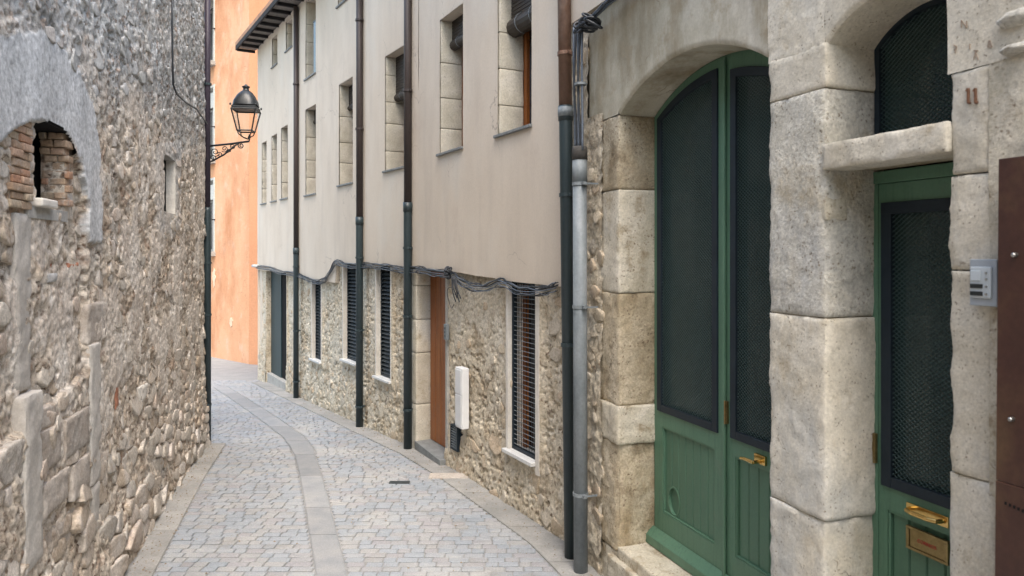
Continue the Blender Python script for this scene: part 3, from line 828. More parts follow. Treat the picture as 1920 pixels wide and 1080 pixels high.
# larger flat slabs between the posts (courses under the blocked opening)
for (a, b, c, d) in [(75, 158, 742, 786), (75, 112, 796, 880), (116, 160, 770, 850), (76, 124, 888, 958), (128, 160, 856, 930), (78, 160, 966, 1046)]:
    mid = (a + b) / 2
    post(a, b, c + 5, d - 3, .006 + .004 * (a % 3), m_slabd, 'stone_slab')
for (a, b, c, d, m_) in [(98, 124, 490, 505, m_redb), (139, 158, 492, 503, m_redb), (216, 222, 700, 768, m_redb), (259, 272, 722, 752, m_cream), (100, 118, 512, 530, m_gstone), (0, 16, 770, 830, m_gstone), (262, 274, 722, 750, m_cream)]:
    post(a, b, c, d, .010, m_, 'brick' if m_ is m_redb else 'stone')
# brick pier and brick jamb of the niche
niche = MB(); sB0_ = WL.S(27)
sN0, sN1 = WL.S(68), WL.S(131); zN0, zN1 = WL.on(100, 388)[1], WL.on(85, 222)[1]
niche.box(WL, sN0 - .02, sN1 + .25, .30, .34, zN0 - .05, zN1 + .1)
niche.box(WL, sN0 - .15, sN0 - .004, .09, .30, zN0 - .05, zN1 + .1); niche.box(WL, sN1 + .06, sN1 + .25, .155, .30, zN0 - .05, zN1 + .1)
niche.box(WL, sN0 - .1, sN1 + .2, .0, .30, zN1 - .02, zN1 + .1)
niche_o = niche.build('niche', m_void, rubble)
mb = MB(); mb.box(WL, sN0 - .04, sN1 + .03, .02, .29, zN0 - .07, zN0 - .01); mb.build('niche_floor', m_conc, niche_o)
mb = MB(); mb.box(WL, sN1 + .004, sN1 + .16, .030, .150, zN0 - .05, zN1 + .02); mb.build('brick_mortar', m_rub, niche_o); mb = MB(); mb.box(WL, sB0_ + .02, sN0 - .010, .030, .09, zN0 - .03, zN1 - .04); mb.build('brick_mortar', m_rub, niche_o)
rbox(WL, sN0 + .03, sN0 + .27, -.02, .12, zN0 - .01, zN0 + .035, .012, .004).build('pale_sill_stone', m_cream, niche_o, smooth=True)
zc = WL.on(48, 392)[1]; sB0, sB1 = WL.S(27), WL.S(67.5)
r_ = 0
while zc < WL.on(50, 236)[1]:
    s = sB0 + (0.03 if r_ % 2 else 0); hN = .040 + random.uniform(-.003, .004)
    cut = sB0 + .0 + max(0, (zc - WL.on(40, 262)[1])) * .55
    while s < sB1 - .02:
        l = min(random.uniform(.10, .15), sB1 - s)
        if sB1 - s - l < .04: l = sB1 - s
        if s >= cut - .02:
            q = rbox(WL, s + .004, s + l - .004, .012 + random.uniform(-.008, .010), .12, zc + .003, zc + hN - .002, .005, .004, .03, 25, seed=r_)
            q.cur = random.random(); q.rn = [q.cur] * len(q.f); q.build('brick', m_brick, niche_o, smooth=True)
        s += l
    zc += hN; r_ += 1
zc = zN0 + .02; r_ = 0
while zc < WL.on(118, 252)[1]:
    hN = .042 + random.uniform(-.004, .006); n = -.0 + (.02 if r_ % 2 else 0)
    so = random.uniform(-.02, .02)
    zm = zc + hN / 2
    arch = max(0.0, zm - WL.on(131, 300)[1]) * .30
    while n < .11:
        l = random.uniform(.06, .09)
        q = rbox(WL, sN1 - .005 + so * .6 - arch, sN1 + .08, n + .004, min(n + l, .15) - .003, zc + .002, zc + hN - .002, .005, .005, .03, 25, seed=r_ + 40)
        q.rn = [random.random()] * len(q.f); q.build('brick', m_brick, niche_o, smooth=True)
        n += l
    zc += hN; r_ += 1
# slit window
mb = MB(); a, b, c, d = slit
mb.box(WL, b - .005, b + .05, .0, .085, c - .02, d + .02)
wj = mb.build('slit_window', m_cream, rubble)
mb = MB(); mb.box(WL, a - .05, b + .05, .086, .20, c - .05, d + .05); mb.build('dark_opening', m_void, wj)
mb = MB(); mb.box(WL, a - .05, a + .005, .0, .085, c - .02, d + .02); mb.box(WL, a - .05, b + .05, .0, .084, d - .004, d + .04); mb.build('window_head', m_conc, wj)
mb = MB(); mb.box(WL, a - .03, b + .03, .0, .083, c - .04, c + .006); mb.build('sill', m_cream, wj)
# cable on the rubble wall
def wp(W, pts, n): return [tuple(W.P(*(lambda q: (q[0], n, q[1]))(W.on(px, py)))) for px, py in pts]
mb = MB(); mb.tube(wp(WL, [(313, -30), (313, 50), (314, 120), (315, 158), (322, 176), (340, 192), (360, 204), (372, 220), (381, 232)], -.045), .009, 6)
tag(mb.build('wall_cable', m_cable, smooth=True), 'single black cable dropping down the rubble wall then slanting to the corner', 'cable')

# ------------------------------------------------------------------ RIGHT: plaster house with rough stone base
ph = thing('plaster_house', (WA.P(3, .3, 0))[()], 'long beige plastered house with rough stone base and tall narrow windows curving along the lane', 'building')
ZE = E + 4.38                                        # under the eaves
def wavy(S, Z): return .0
# openings in the plaster: (W, s0, s1, z0, z1)
def op(W, px0, px1, z0, z1, w=None):
    s0 = W.S(px0); s1 = W.S(px1) if w is None else s0 + w
    return (s0, s1, z0, z1)
UZ0, UZ1 = E + 1.078, E + 2.535
winA = [op(WA, 494, 0, E + 1.03, E + 2.30, .42), op(WA, 512.5, 0, E + 1.03, E + 2.33, .44), op(WA, 531, 0, E + 1.03, E + 2.38, .48),
        op(WA, 577, 0, UZ0 - .09, UZ1 - .08, .60), op(WA, 640, 0, UZ0 - .06, UZ1 - .01, .62), op(WA, 727, 0, UZ0 - .02, UZ1, .62)]
winA2 = [op(WA, 514, 0, E + 3.68, E + 4.25, .42), op(WA, 540, 0, E + 3.75, E + 4.28, .46), op(WA, 577, 0, E + 2.97, E + 4.3, .60), op(WA, 638, 0, E + 3.72, E + 4.3, .62), op(WA, 727, 0, E + 3.72, E + 4.3, .62)]
winB = [op(WB, 830, 0, UZ0 - .0, UZ1 + .0, .64), op(WB, 940, 1003.5, UZ0, UZ1)]
sB = winB[1][0]
winB2 = [(winB[0][0], winB[0][1], E + 3.72, E + 4.3), (winB[1][0], winB[1][1], E + 3.72, E + 4.3)]
# ground-floor openings
garA = op(WA, 499, 537.5, -.45, E - .28)
g1 = op(WA, 586, 603, E - 1.76, E - .36); g2 = op(WA, 645, 670, E - 1.57, E - .13); g3 = op(WA, 707, 733.5, E - 1.63, E - .15)
door_s0 = WA.S(779)
doorA = (WA.len - .10, WA.len + .01, -.1, E - .19)
doorB = (-.01, WB.S(835), -.1, E - .19)
g4 = op(WB, 956, 1007, E - 1.745, E - .24)
vent = op(WB, 849, 862, 0, 0); vent = (vent[0], vent[1], WB.on(855, 843)[1], WB.on(855, 797)[1])

stepS = WA.S(633)
ZB = E - .17
def edgeA(S): return np.where(S < stepS, E - .36 - .09 * sstep(WA.S(560), WA.S(600), S), E - .14 - .03 * sstep(stepS, stepS + 2, S)) + .006 * fbm2(S * 3, S * 0, 3, 60)
def edgeB(S): return E - .17 - .09 * sstep(0, 3.2, S) + .007 * fbm2(S * 3, S * 0, 3, 61)
def zmapA(S, Z):
    e = edgeA(S); t = np.clip((Z - ZB) / (UZ0 - .4 - ZB), 0, 1); return Z + (e - ZB) * (1 - t)
def zmapB(S, Z):
    e = edgeB(S); t = np.clip((Z - ZB) / (UZ0 - .4 - ZB), 0, 1); return Z + (e - ZB) * (1 - t)
PR = .035                                             # the plaster stands proud of the stone base
def dispP(S, Z): return PR + .006 * fbm2(S * 1.1, Z * 1.1, 3, 70) + .0012 * fbm2(S * 16, Z * 16, 2, 71)
uA = hfield(WA, 0, WA.len, ZB, ZE, .05, dispP, winA + winA2, 'upper_wall', m_plaster, ph, zmap=zmapA)
uB = hfield(WB, 0, WB.len, ZB, ZE, .04, dispP, winB + winB2, 'upper_wall', m_plaster, ph, zmap=zmapB)
for W, ed in ((WA, edgeA), (WB, edgeB)):             # underside of the plaster edge
    S = np.linspace(0, W.len, 120); z = ed(S)
    mb = MB(); mb.strip(W, list(zip(S, z)), list(zip(S, z + .03)), -PR + .004, .06); mb.build('plaster_edge', m_plaster, ph)
def dispBase(S, Z):
    big = .020 * fbm2(S * 2.4, Z * 2.4, 3, 80) + .010 * fbm2(S * 12, Z * 12, 3, 81)
    w1, i1 = worley(S * 8 + .6 * fbm2(S * 6, Z * 6, 2, 82), Z * 9 + .6 * fbm2(S * 6 + 4, Z * 6, 2, 82), 84)
    lump = .026 * np.minimum(.25, .5 - w1) * sstep(.3, .8, i1)
    w2, i2 = worley(S * 17 + .5 * fbm2(S * 20, Z * 20, 2, 1), Z * 22, 85)
    pit = -.034 * sstep(.55, .15, w2) * (i2 > .62)
    w3, i3 = worley(S * 36, Z * 36, 86)
    d = big + lump + pit + .006 * (.4 - w3) + .045 * sstep(.8, -.2, Z)
    sm = smearB(S, Z); d = d * (1 - .55 * sm) + .004 * sm
    d = d * .82 - .018
    return np.minimum(d, .055)
def smearB(S, Z): return sstep(.0, .16, fbm2(S * 2.6 + 7, Z * 2.4, 5, 220, .6)) * sstep(.3, .9, Z)
def near_flat(holes, W):
    def f(S, Z):
        d = dispBase(S, Z)
        for (a, b, c, e) in holes:
            dist = np.maximum(np.maximum(a - S, S - b), np.maximum(c - Z, Z - e))
            t = sstep(.14, .05, dist)
            d = d * (1 - t) + (.012 + .003 * fbm2(S * 9, Z * 9, 2, 90)) * t
        return d
    return f
holesA = [garA, g1, g2, g3, (WA.len - .10, WA.len + .1, -1, E - .05)]
holesB = [(-.1, doorB[1], -1, E - .05), g4, vent]
dA, dB = near_flat([g1, g2, g3], WA), near_flat([g4], WB)
bA = hfield(WA, 0, WA.len - .0, -.75, E - .05, .016, dA, holesA, 'base_wall', m_base, ph, {'m3': smearB})
bB = hfield(WB, 0, WB.len + .02, -.35, E - .05, .0125, dB, holesB, 'base_wall', m_base, ph, {'m3': smearB})
# stones showing in the base wall
def okA(s, z): return not any(a - .10 < s < b + .10 and c - .08 < z < d + .1 for a, b, c, d in holesA)
def okB(s, z): return not any(a - .10 < s < b + .12 and c - .08 < z < d + .1 for a, b, c, d in holesB)
Rb = random.Random(3)
def hBs(s, z, r, i):
    R = random.Random(i + 77)
    p = .30 if z < .7 else .12
    return R.uniform(.001, .009) if R.random() < p else None
ca = pack(.05, WA.len - .15, -.4, E - .35, lambda s, z: .05, okA, n=2200, stretch=1.3, seed=8, tries=40000)
lay_stones(WA, [c for c in ca if c[1] > float(zg(WA.Y(c[0])))], hBs, dA, m_bstone, bA, limit=150, gap=.004, k_max=9)
cb = pack(.45, WB.len - .02, -.05, E - .35, lambda s, z: .055 if z > .6 else .075, okB, n=900, stretch=1.3, seed=9, tries=30000)
lay_stones(WB, cb, hBs, dB, m_bstone, bB, limit=250, gap=.005, k_max=9)
# masonry behind, end wall at the far corner
mb = MB()
for W in (WA, WB):
    mb.box(W, .0, W.len, .55, 3.2, -.8, ZE)
mb.box(WA, -.02, .25, .01, .56, -.8, ZE); mb.build('masonry_core', m_plaster, ph)
mb = MB(); mb.box(WA, -.05, .0, -.02, 3, -.8, ZE); mb.build('end_wall', m_plaster, ph)

def jamb_blocks(W, s, ds, z0, z1, depth, parent, n0=-PR, k=None, m=m_jamb):
    """dressed blocks up the far jamb of a window"""
    z = z0; R = random.Random(int(s * 100) + int(z0 * 10))
    while z < z1 - .02:
        h = R.uniform(.26, .42)
        if z1 - z - h < .16: h = z1 - z
        rbox(W, s - .06, s + ds, n0 + .004, depth, z + .002, z + h - .003, .008, .004, .05, 14, seed=int(z * 50)).build('jamb_stone', m, parent, smooth=True)
        z += h
def tall_window(W, o, depth=.28, blind=None, hi=True, panel=False):
    s0, s1, z0, z1 = o; fw = .055
    mb = MB()
    zt = z1
    mb.box(W, s0, s0 + fw, depth - .05, depth, z0, zt); mb.box(W, s1 - fw, s1, depth - .05, depth, z0, zt)
    mb.box(W, s0 + fw, s1 - fw, depth - .05, depth, z0, z0 + fw); mb.box(W, s0 + fw, s1 - fw, depth - .05, depth, zt - fw, zt)
    m_ = (s0 + s1) / 2
    mb.box(W, m_ - .03, m_ + .03, depth - .045, depth - .002, z0 + fw, zt - fw)
    win = mb.build('window', m_wood, ph, bevel=.004)
    mb = MB(); mb.box(W, s0, s1, depth - .015, depth + .01, z0, zt); mb.build('pane', m_pane, win)
    jamb_blocks(W, s0, .006, z0, z1, depth - .052, win, -PR + .01)
    mb = MB(); mb.box(W, s1 + .001, s1 + .04, -PR + .012, depth, z0 - .01, z1 + .01); mb.box(W, s0 - .05, s1 + .04, -PR + .012, depth, z1 + .001, z1 + .04); mb.build('reveal', m_plaster, win)
    mb = MB(); mb.box(W, s0 - .05, s1 + .012, -PR - .028, depth, z0 - .022, z0 + .004); mb.build('sill', m_sill, win, bevel=.004)
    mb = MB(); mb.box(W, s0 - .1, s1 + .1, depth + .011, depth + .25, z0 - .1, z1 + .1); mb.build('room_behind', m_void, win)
    if blind:
        zb, rr = blind
        mb = MB(); c0, c1 = s0 + .012, s1 - .012; nn = .13
        seg = 14
        mb.tube([tuple(W.P(c0, nn, zb)), tuple(W.P(c1, nn, zb))], rr, seg)
        roll = mb.build('roller_blind', m_blind, win)
        zz = zb + rr * .5
        mb = MB()
        while zz < z1 - .01:
            mb.box(W, c0, c1, nn - .008 - rr * .3, nn - rr * .3, zz, zz + .028); zz += .034
        mb.build('blind_slats', m_blind, win, kind='stuff')
        mb = MB()
        for t in (.3, .72):
            s = c0 + (c1 - c0) * t
            mb.tube([tuple(W.P(s, nn - rr * 1.12 * cos(a), zb + rr * 1.12 * sin(a))) for a in np.linspace(-1.6, 1.9, 9)] + [tuple(W.P(s, nn - .02, z1))], .003, 5)
        mb.build('cord', m_galv, win)
    return win
blA = {3: (UZ1 - .28, .04), 4: (UZ1 - .34, .04), 5: (UZ1 - .52, .05), 0: (E + 2.15, .05), 1: (E + 2.15, .05), 2: (E + 2.17, .05)}
for i, o in enumerate(winA): tall_window(WA, o, blind=blA.get(i))
for i, o in enumerate(winA2):
    w_ = tall_window(WA, o)
    if i == 2:
        mb = MB(); mb.box(WA, o[0] + .28, o[1] - .01, .02, .045, o[2] + .03, o[3] - .42); mb.build('shutter_panel', m_pane, w_)
        mb = MB(); mb.box(WA, o[0] + .26, o[1] - .01, .015, .05, o[3] - .42, o[3] - .40); mb.build('shutter_rail', m_galv, w_)
tall_window(WB, winB[0], blind=(UZ1 - .26, .055)); tall_window(WB, winB[1], blind=(UZ1 - .46, .085))
for o in winB2: tall_window(WB, o)

# louvred ground-floor windows
def louvre_window(W, o, kind='louvre'):
    s0, s1, z0, z1 = o; dep = .10
    mb = MB(); t = .03
    mb.box(W, s0, s0 + t, dep - .05, dep, z0, z1); mb.box(W, s1 - t, s1, dep - .05, dep, z0, z1); mb.box(W, s0 + t, s1 - t, dep - .05, dep, z0, z0 + t); mb.box(W, s0 + t, s1 - t, dep - .05, dep, z1 - t, z1)
    win = mb.build('window', m_navy, ph)
    mb = MB(); mb.box(W, s0 - .03, s0 + .0, -.016, dep, z0, z1); mb.box(W, s1, s1 + .03, -.014, dep, z0, z1); mb.build('reveal', m_cream, win)
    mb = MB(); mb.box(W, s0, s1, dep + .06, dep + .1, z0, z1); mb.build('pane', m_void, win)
    mb = MB(); mb.box(W, s0 - .05, s1 + .04, -.055, dep, z0 - .032, z0 - .001); mb.build('sill', m_wsill, win, bevel=.004)
    z = z0 + t + .01; sl = None
    pitch = .052
    while z < z1 - t - .02:
        c = (z + z + .03) / 2
        v = []
        for s in (s0 + t, s1 - t):
            for (n_, zz) in ((dep - .052, z), (dep - .046, z), (dep - .012, z + .034), (dep - .018, z + .034)): v.append(W.P(s, n_, zz))
        if sl is None:
            mb = MB(); mb.add(np.array(v), [(0, 1, 2, 3), (7, 6, 5, 4), (0, 4, 5, 1), (1, 5, 6, 2), (2, 6, 7, 3), (3, 7, 4, 0)])
            sl = mb.build('slat', m_slat, win); z00 = z; l0 = sl.location.copy()
        else:
            o_ = sl.copy(); COL.objects.link(o_); o_.location = (l0[0], l0[1], l0[2] + z - z00)
        z += pitch
    return win
for o in (g1, g2, g3): louvre_window(WA, o)
# grille window
s0, s1, z0, z1 = g4
mb = MB(); t = .028
mb.box(WB, s0, s0 + t, .02, .06, z0, z1); mb.box(WB, s1 - t, s1, .02, .06, z0, z1); mb.box(WB, s0 + t, s1 - t, .02, .06, z0, z0 + t); mb.box(WB, s0 + t, s1 - t, .02, .06, z1 - t, z1)
win = mb.build('window', m_navy, ph)
mb = MB(); mb.box(WB, s0 - .04, s0, -.02, .16, z0, z1); mb.box(WB, s1, s1 + .06, -.018, .16, z0 - .10, z1); mb.build('reveal', m_cream, win)
mb = MB(); mb.box(WB, s0 - .05, s1 + .0, -.06, .16, z0 - .035, z0 - .001); mb.build('sill', m_wsill, win, bevel=.005)
mb = MB(); mb.box(WB, s0 + .02, s1 - .02, .17, .19, z0, z1); mb.build('pane', m_pane, win)
mb = MB(); mb.box(WB, s0 + .24, s0 + .30, .13, .17, z0, z1); mb.box(WB, s0, s0 + .05, .13, .17, z0, z1); mb.box(WB, s1 - .05, s1, .13, .17, z0, z1); mb.build('inner_frame', m_wood, win)
hb = None; z = z0 + .05
while z < z1 - .03:
    if hb is None:
        mb = MB(); mb.tube([tuple(WB.P(s0 + .02, .03, z)), tuple(WB.P(s1 - .02, .03, z))], .0028, 6); hb = mb.build('grille_bar', m_galv, win); zz0 = z; l0 = hb.location.copy()
    else: o_ = hb.copy(); COL.objects.link(o_); o_.location = (l0[0], l0[1], l0[2] + z - zz0)
    z += .042
vb = None; s = s0 + .05
while s < s1 - .03:
    if vb is None:
        mb = MB(); mb.tube([tuple(WB.P(s, .040, z0 + .02)), tuple(WB.P(s, .040, z1 - .02))], .0032, 6); vb = mb.build('grille_bar', m_slat, win); ss0 = s; l0 = vb.location.copy()
    else:
        d_ = WB.d * (s - ss0); o_ = vb.copy(); COL.objects.link(o_); o_.location = (l0[0] + d_[0], l0[1] + d_[1], l0[2])
    s += .048
# doorway with the teal panel
s0, s1, z0, z1 = garA
zgl = float(zg(WA.Y(s0)))
mb = MB(); mb.box(WA, s0, s0 + .82, .10, .16, zgl + .20, z1)
gd = mb.build('side_door', m_teal, ph)
mb = MB(); mb.box(WA, s0 + .83, s1, .12, .2, zgl + .20, z1); mb.build('dark_panel', m_void, gd)
mb = MB(); mb.box(WA, s0 - .02, s1 + .02, .02, .30, zgl - .25, zgl + .20); mb.build('plinth', m_conc, gd, bevel=.01)
mb = MB(); mb.box(WA, s0 - .06, s0, .0, .3, zgl - .1, z1); mb.box(WA, s1, s1 + .05, -.005, .3, zgl - .1, z1); mb.box(WA, s0, s1, .0, .3, z1, z1 + .1); mb.build('reveal', m_base, gd)
# wooden door in its pale stone recess
zgd = float(zg(WA.Y(WA.len)))
DZ0 = zgd + .10; DZ1 = E - .19
jamb = []
z = DZ0 - .18
Rj = random.Random(2)
Wd = Wall(tuple(WA.P(WA.len - .10, .17, 0)[:2]), tuple(WB.P(doorB[1], .17, 0)[:2]))
mb = MB(); mb.box(Wd, -.12, Wd.len, .0, .05, DZ0, DZ1); wd = mb.build('wooden_door', m_wood, ph)
for k in range(5):
    mb = MB(); a = Wd.len * (.02 + k * .195); mb.box(Wd, a, a + Wd.len * .185, -.014, -.0005, DZ0 + .012, DZ1 - .01); mb.build('plank', m_wood, wd, bevel=.003)
while z < E - .05:
    h = Rj.uniform(.38, .62)
    if E - .05 - z - h < .2: h = E - .05 - z
    rbox(WA, WA.len - .27, WA.len - .098, -.022, .17, z + .003, z + h - .003, .010, .005, .04, 12, seed=int(z * 31)).build('jamb_stone', m_ashp, wd, smooth=True)
    z += h
mb = MB(); mb.box(WB, doorB[1], doorB[1] + .05, .0, .22, DZ0 - .2, DZ1); mb.build('near_jamb', m_conc, wd)
mb = MB(); mb.box(WA, WA.len - .12, WA.len + .0, .0, .3, DZ1, E - .03); mb.box(WB, 0, doorB[1] + .02, .0, .3, DZ1 + .001, E - .031); mb.build('door_head', m_conc, wd)
q0 = WA.P(WA.len - .12, -.03, 0); q1 = WB.P(doorB[1] + .02, -.08, 0); Wst = Wall(tuple(q0[:2]), tuple(q1[:2]))
mb = MB(); mb.box(Wst, -.02, Wst.len + .02, -.0, .32, -.2, DZ0); mb.build('doorstep', m_sill, wd, bevel=.008)

# eaves
ev = MB()
OH = .37
def soffit(W, a, b, ends):
    n = int((b - a) / .42)
    for k in range(n + 1):
        s = a + (b - a) * k / n
        mb = MB(); mb.box(W, s - .022, s + .022, -OH - .02, -.02, ZE - .035, ZE + .02); mb.build('rafter', m_rafter, eave)
        if k < n:
            s2 = a + (b - a) * (k + 1) / n
            mb = MB(); mb.box(W, s + .029, s2 - .029, -OH, -.0, ZE + .021, ZE + .05); mb.build('soffit_board', m_roofb, eave)
mb = MB()
WAe = WA
mb.box(WA, -.35, WA.len, -OH - .05, -OH - .02, ZE - .02, ZE + .07); mb.box(WB, 0, WB.len, -OH - .05, -OH - .02, ZE - .02, ZE + .07)
eave = mb.build('roof', m_rafter, ph)
soffit(WA, -.32, WA.len - .1, 0); soffit(WB, .05, WB.len, 0)
mb = MB(); mb.box(WA, -.35, WA.len, -OH - .05, 3.2, ZE + .071, ZE + .15); mb.box(WB, 0, WB.len, -OH - .05, 3.2, ZE + .07, ZE + .149); mb.build('roof_covering', m_tile, eave)
mb = MB(); mb.tube([tuple(WA.P(-.16, -.10, E - .27)), tuple(WA.P(.12, -.05, E - .27))], .03, 8)
mb.build('spout', m_wsill, ph, smooth=True)

# ------------------------------------------------------------------ RIGHT NEAR: dressed stone house with green doors
sh = thing('stone_house', (WC.P(2.5, .5, 0))[()], 'dressed stone house with arched green doors nearest on the right of the lane', 'building')
A1, A2, A3, A4 = WC.S(1160), WC.S(1440), WC.S(1546), WC.S(1776)
ZS, RISE = E + .929, .222
def arcf(s0, s1, zs, rise):
    h = (s1 - s0) / 2; R = (rise ** 2 + h * h) / (2 * rise); c = (s0 + s1) / 2
    return lambda s: zs + rise - R + np.sqrt(np.maximum(R * R - (np.asarray(s, float) - c) ** 2, 0))
arc1 = arcf(A1, A2, ZS, RISE); arc2 = arcf(A3, A4, E + .895, .13)
DEP = .265
ZC = E + 2.75                                       # unseen roof line of the near house, set low to let sky light in
ZP = E + 1.73                                        # where the upper plaster begins
# render over the arches: column grids
def over(sa, sb, bot, top, m, name, amp, f, parent, step=.016, intr=True, rnd=.012):
    S = np.linspace(sa, sb, max(3, int((sb - sa) / step))); T = np.linspace(0, 1, 60) ** 1.15
    Sg, Tg = np.meshgrid(S, T); b = bot(Sg); Z = b + (top - b) * Tg
    D = amp * fbm2(Sg * f, Z * f, 4, 120) + .35 * amp * fbm2(Sg * f * 5, Z * f * 5, 3, 121)
    D = D - rnd * np.clip(1 - (Z - b) / .03, 0, 1) ** 2
    mb = MB(); mb.grid(WC.P(Sg, -D, Z))
    if intr:
        Nn = np.linspace(0, 1, 14); Sg2, Ng = np.meshgrid(S, Nn); b2 = bot(Sg2)
        D0 = D[0][None, :]
        n = -D0 * (1 - Ng) + (DEP + .04) * Ng
        z2 = b2 + .004 * fbm2(Sg2 * 9, Ng * 4, 3, 122) * np.sin(pi * Ng)
        mb.grid(WC.P(Sg2, n, z2), flip=True)
    return mb.build(name, m, parent, smooth=True)
up1 = over(A1, A2, arc1, ZP, m_render, 'arch_wall', .010, 2.2, sh)
over(A3, A4, arc2, ZP, m_ashp, 'arch_wall', .010, 2.2, sh)
def roughwall(sa, sb, za, zb, m, name, disp, parent=sh, step=.0125):
    return hfield(WC, sa, sb, za, zb, step, disp, (), name, m, parent)
def dispR(S, Z):
    w1, i1 = worley(S * 12, Z * 11, 130)
    return .022 * fbm2(S * 4, Z * 4, 3, 131) + .022 * (.45 - w1) * i1 + .010 * fbm2(S * 25, Z * 25, 3, 132) + .012
def dispS(S, Z): return .010 * fbm2(S * 2.2, Z * 2.2, 4, 120) + .0035 * fbm2(S * 11, Z * 11, 3, 121)
AL = WC.S(1128)
rw = roughwall(-.03, AL + .03, -.3, ZS + .05, m_base, 'rubble_face', lambda S, Z: dispR(S, Z))
hfield(WC, -.03, .42, ZS + .05, ZP, .0125, dispR, (), 'rubble_face', m_base, sh)
hfield(WC, .42, A1, ZS + .002, ZP, .0125, dispS, (), 'render_patch', m_render, sh)
cc = pack(.05, AL - .02, -.0, ZS + .6, lambda s, z: .048, lambda s, z: not (z > ZS and s > .38), n=400, stretch=1.25, seed=12, tries=9000)
lay_stones(WC, cc, lambda s, z, r, i: random.Random(i).uniform(.002, .014) if random.Random(i + 5).random() < .22 else None, dispR, m_bstone, rw, limit=200, gap=.006, k_max=9)
hfield(WC, A2, A3, E + .902, ZP, .0125, lambda S, Z: dispS(S, Z) + .004 * fbm2(S * 30, Z * 30, 2, 150), (), 'spandrel', m_ashp, sh)
def dispRP(S, Z): return .008 * fbm2(S * 5, Z * 5, 3, 140) + .006 * fbm2(S * 18, Z * 18, 3, 141) * sstep(A4 + .12, A4 + .2, S)
hfield(WC, A4, A4 + 2.2, E + .634, ZP, .018, dispRP, (), 'wall_face', m_ashp, sh)
# upper plaster of this house
mb = MB(); mb.box(WC, -.02, WC.len, -.04, .3, ZP, ZC); mb.build('upper_wall', m_plaster, sh)
mb = MB(); mb.box(WC, .0, A1 - .35, .12, .5, -.3, ZP); mb.box(WC, -.0, WC.len, .42, 3.5, -.4, ZC); mb.box(WC, A4 + .45, WC.len, .015, .5, -.3, ZP); mb.build('masonry_core', m_plaster, sh)  # long cores reach unseen behind the camera, added to block low sky light

def block(s0, s1, z0, z1, m, n0=0.0, n1=.32, rad=.015, amp=.005, nm='stone_block', seed=0, parent=sh, freq=8, chip=.012, step=.017, W=WC, radz=.0035):
    return rbox(W, s0, s1, n0, n1, z0 + .001, z1 - .001, rad, amp * .8, step, freq, seed, chip=chip * .8, radz=radz).build(nm, m, parent, smooth=True)
# far jamb of the double door
js = A1
block(AL - .02, js, E + .43, ZS, m_ashb, seed=1, amp=.007); block(AL - .03, js + .004, E - .268, E + .43, m_ash, seed=2, amp=.006)
block(AL - .05, js + .002, E - 1.025, E - .268, m_ashb, seed=3, amp=.010, rad=.018, freq=5); block(AL - .08, js + .012, E - 1.285, E - 1.025, m_ash, seed=4, amp=.010, n0=-.010, rad=.018)
block(AL - .10, js - .004, E - 2.0, E - 1.285, m_ashb, seed=5, amp=.012, rad=.022, freq=5, chip=.02); block(AL - .06, js + .01, -.2, .245, m_ash, seed=6, amp=.012, rad=.03)
mb = MB(); mb.box(WC, AL, A1 - .012, .012, .3, -.2, ZS); mb.box(WC, A2 + .012, A3 - .014, .014, .3, -.2, E + .9); mb.build('joint_mortar', m_ashb, sh)
# threshold and step
zt = E - 1.965
block(A1 - .05, A2 + .3, -.2, zt, m_ash, n0=.0, n1=.5, seed=7, amp=.006, nm='doorstep', rad=.03)
block(A1 - .10, A1 + .60, -.2, zt - .07, m_ash, n0=-.045, n1=.0, seed=8, amp=.008, nm='step_stone', rad=.03)
# pier between the doors
block(A2, A3 + .008, E + .715, E + .912, m_ashp, seed=10, rad=.016, amp=.006)
block(A2, A3, E - .28, E + .715, m_ashg, seed=11, rad=.020, amp=.008, freq=7)
block(A2 - .004, A3 + .006, E - 1.157, E - .28, m_ashp, seed=12, rad=.020, amp=.008, freq=5)
block(A2, A3 - .004, E - 2.35, E - 1.157, m_ashp, seed=13, rad=.020, amp=.010, freq=5)
# pale, smooth rounded reveals of the pier (inner faces facing the small door)
a_, z_ = WC.on(1569, 388); 
block(A3 - .03, A3 + .006, WC.on(1548, 413)[1], WC.on(1548, 366)[1], m_ash, n0=.004, n1=.12, seed=15, rad=.006, amp=.002, nm='patch_stone')
# near pier
for k, (a, b, m_) in enumerate([(E + .274, E + .634, m_ashp), (E - .06, E + .274, m_ashp), (E - .77, E - .06, m_ashp), (E - 2.3, E - .77, m_ashp)]):
    block(A4 + (.0 if k % 2 else .006), A4 + .165 + .02 * (k % 2), a, b, m_, seed=20 + k, rad=.016, amp=.006, chip=.014)
hfield(WC, A4 + .16, A4 + 2.2, -.3, E + .634, .018, lambda S, Z: .35 * dispR(S, Z) - .004, (), 'wall_face', m_ash, sh)
for (px, py, w, h) in [(1898, 36, .055, .04), (1908, 92, .06, .022)]:
    s, z = WC.on(px, py); block(s - w * .7, s + w * 1.3, z - h * .8, z + h * .8, m_ashg, n0=-.03, n1=.05, rad=.04, radz=.028, amp=.020, nm='corbel_stone', seed=int(px), freq=11, step=.014)
# lintel between small door and its fanlight
block(A3 - .005, A4 + .012, E + .357, E + .47, m_ashp, n0=-.018, n1=.16, rad=.012, amp=.004, nm='lintel', seed=31, chip=.014, freq=14)
block(A3 + .002, A4 + .0, E + .365, E + .46, m_ashb, n0=.165, n1=.30, rad=.01, amp=.003, nm='inner_lintel', seed=32)
# rounded corner stones of the fanlight jamb are the pier blocks; right-hand plaster jamb behind arris
mb = MB(); mb.box(WC, A4 + .0, A4 + .02, .05, .4, -.2, E + 1.1); mb.build('near_jamb', m_render, sh)

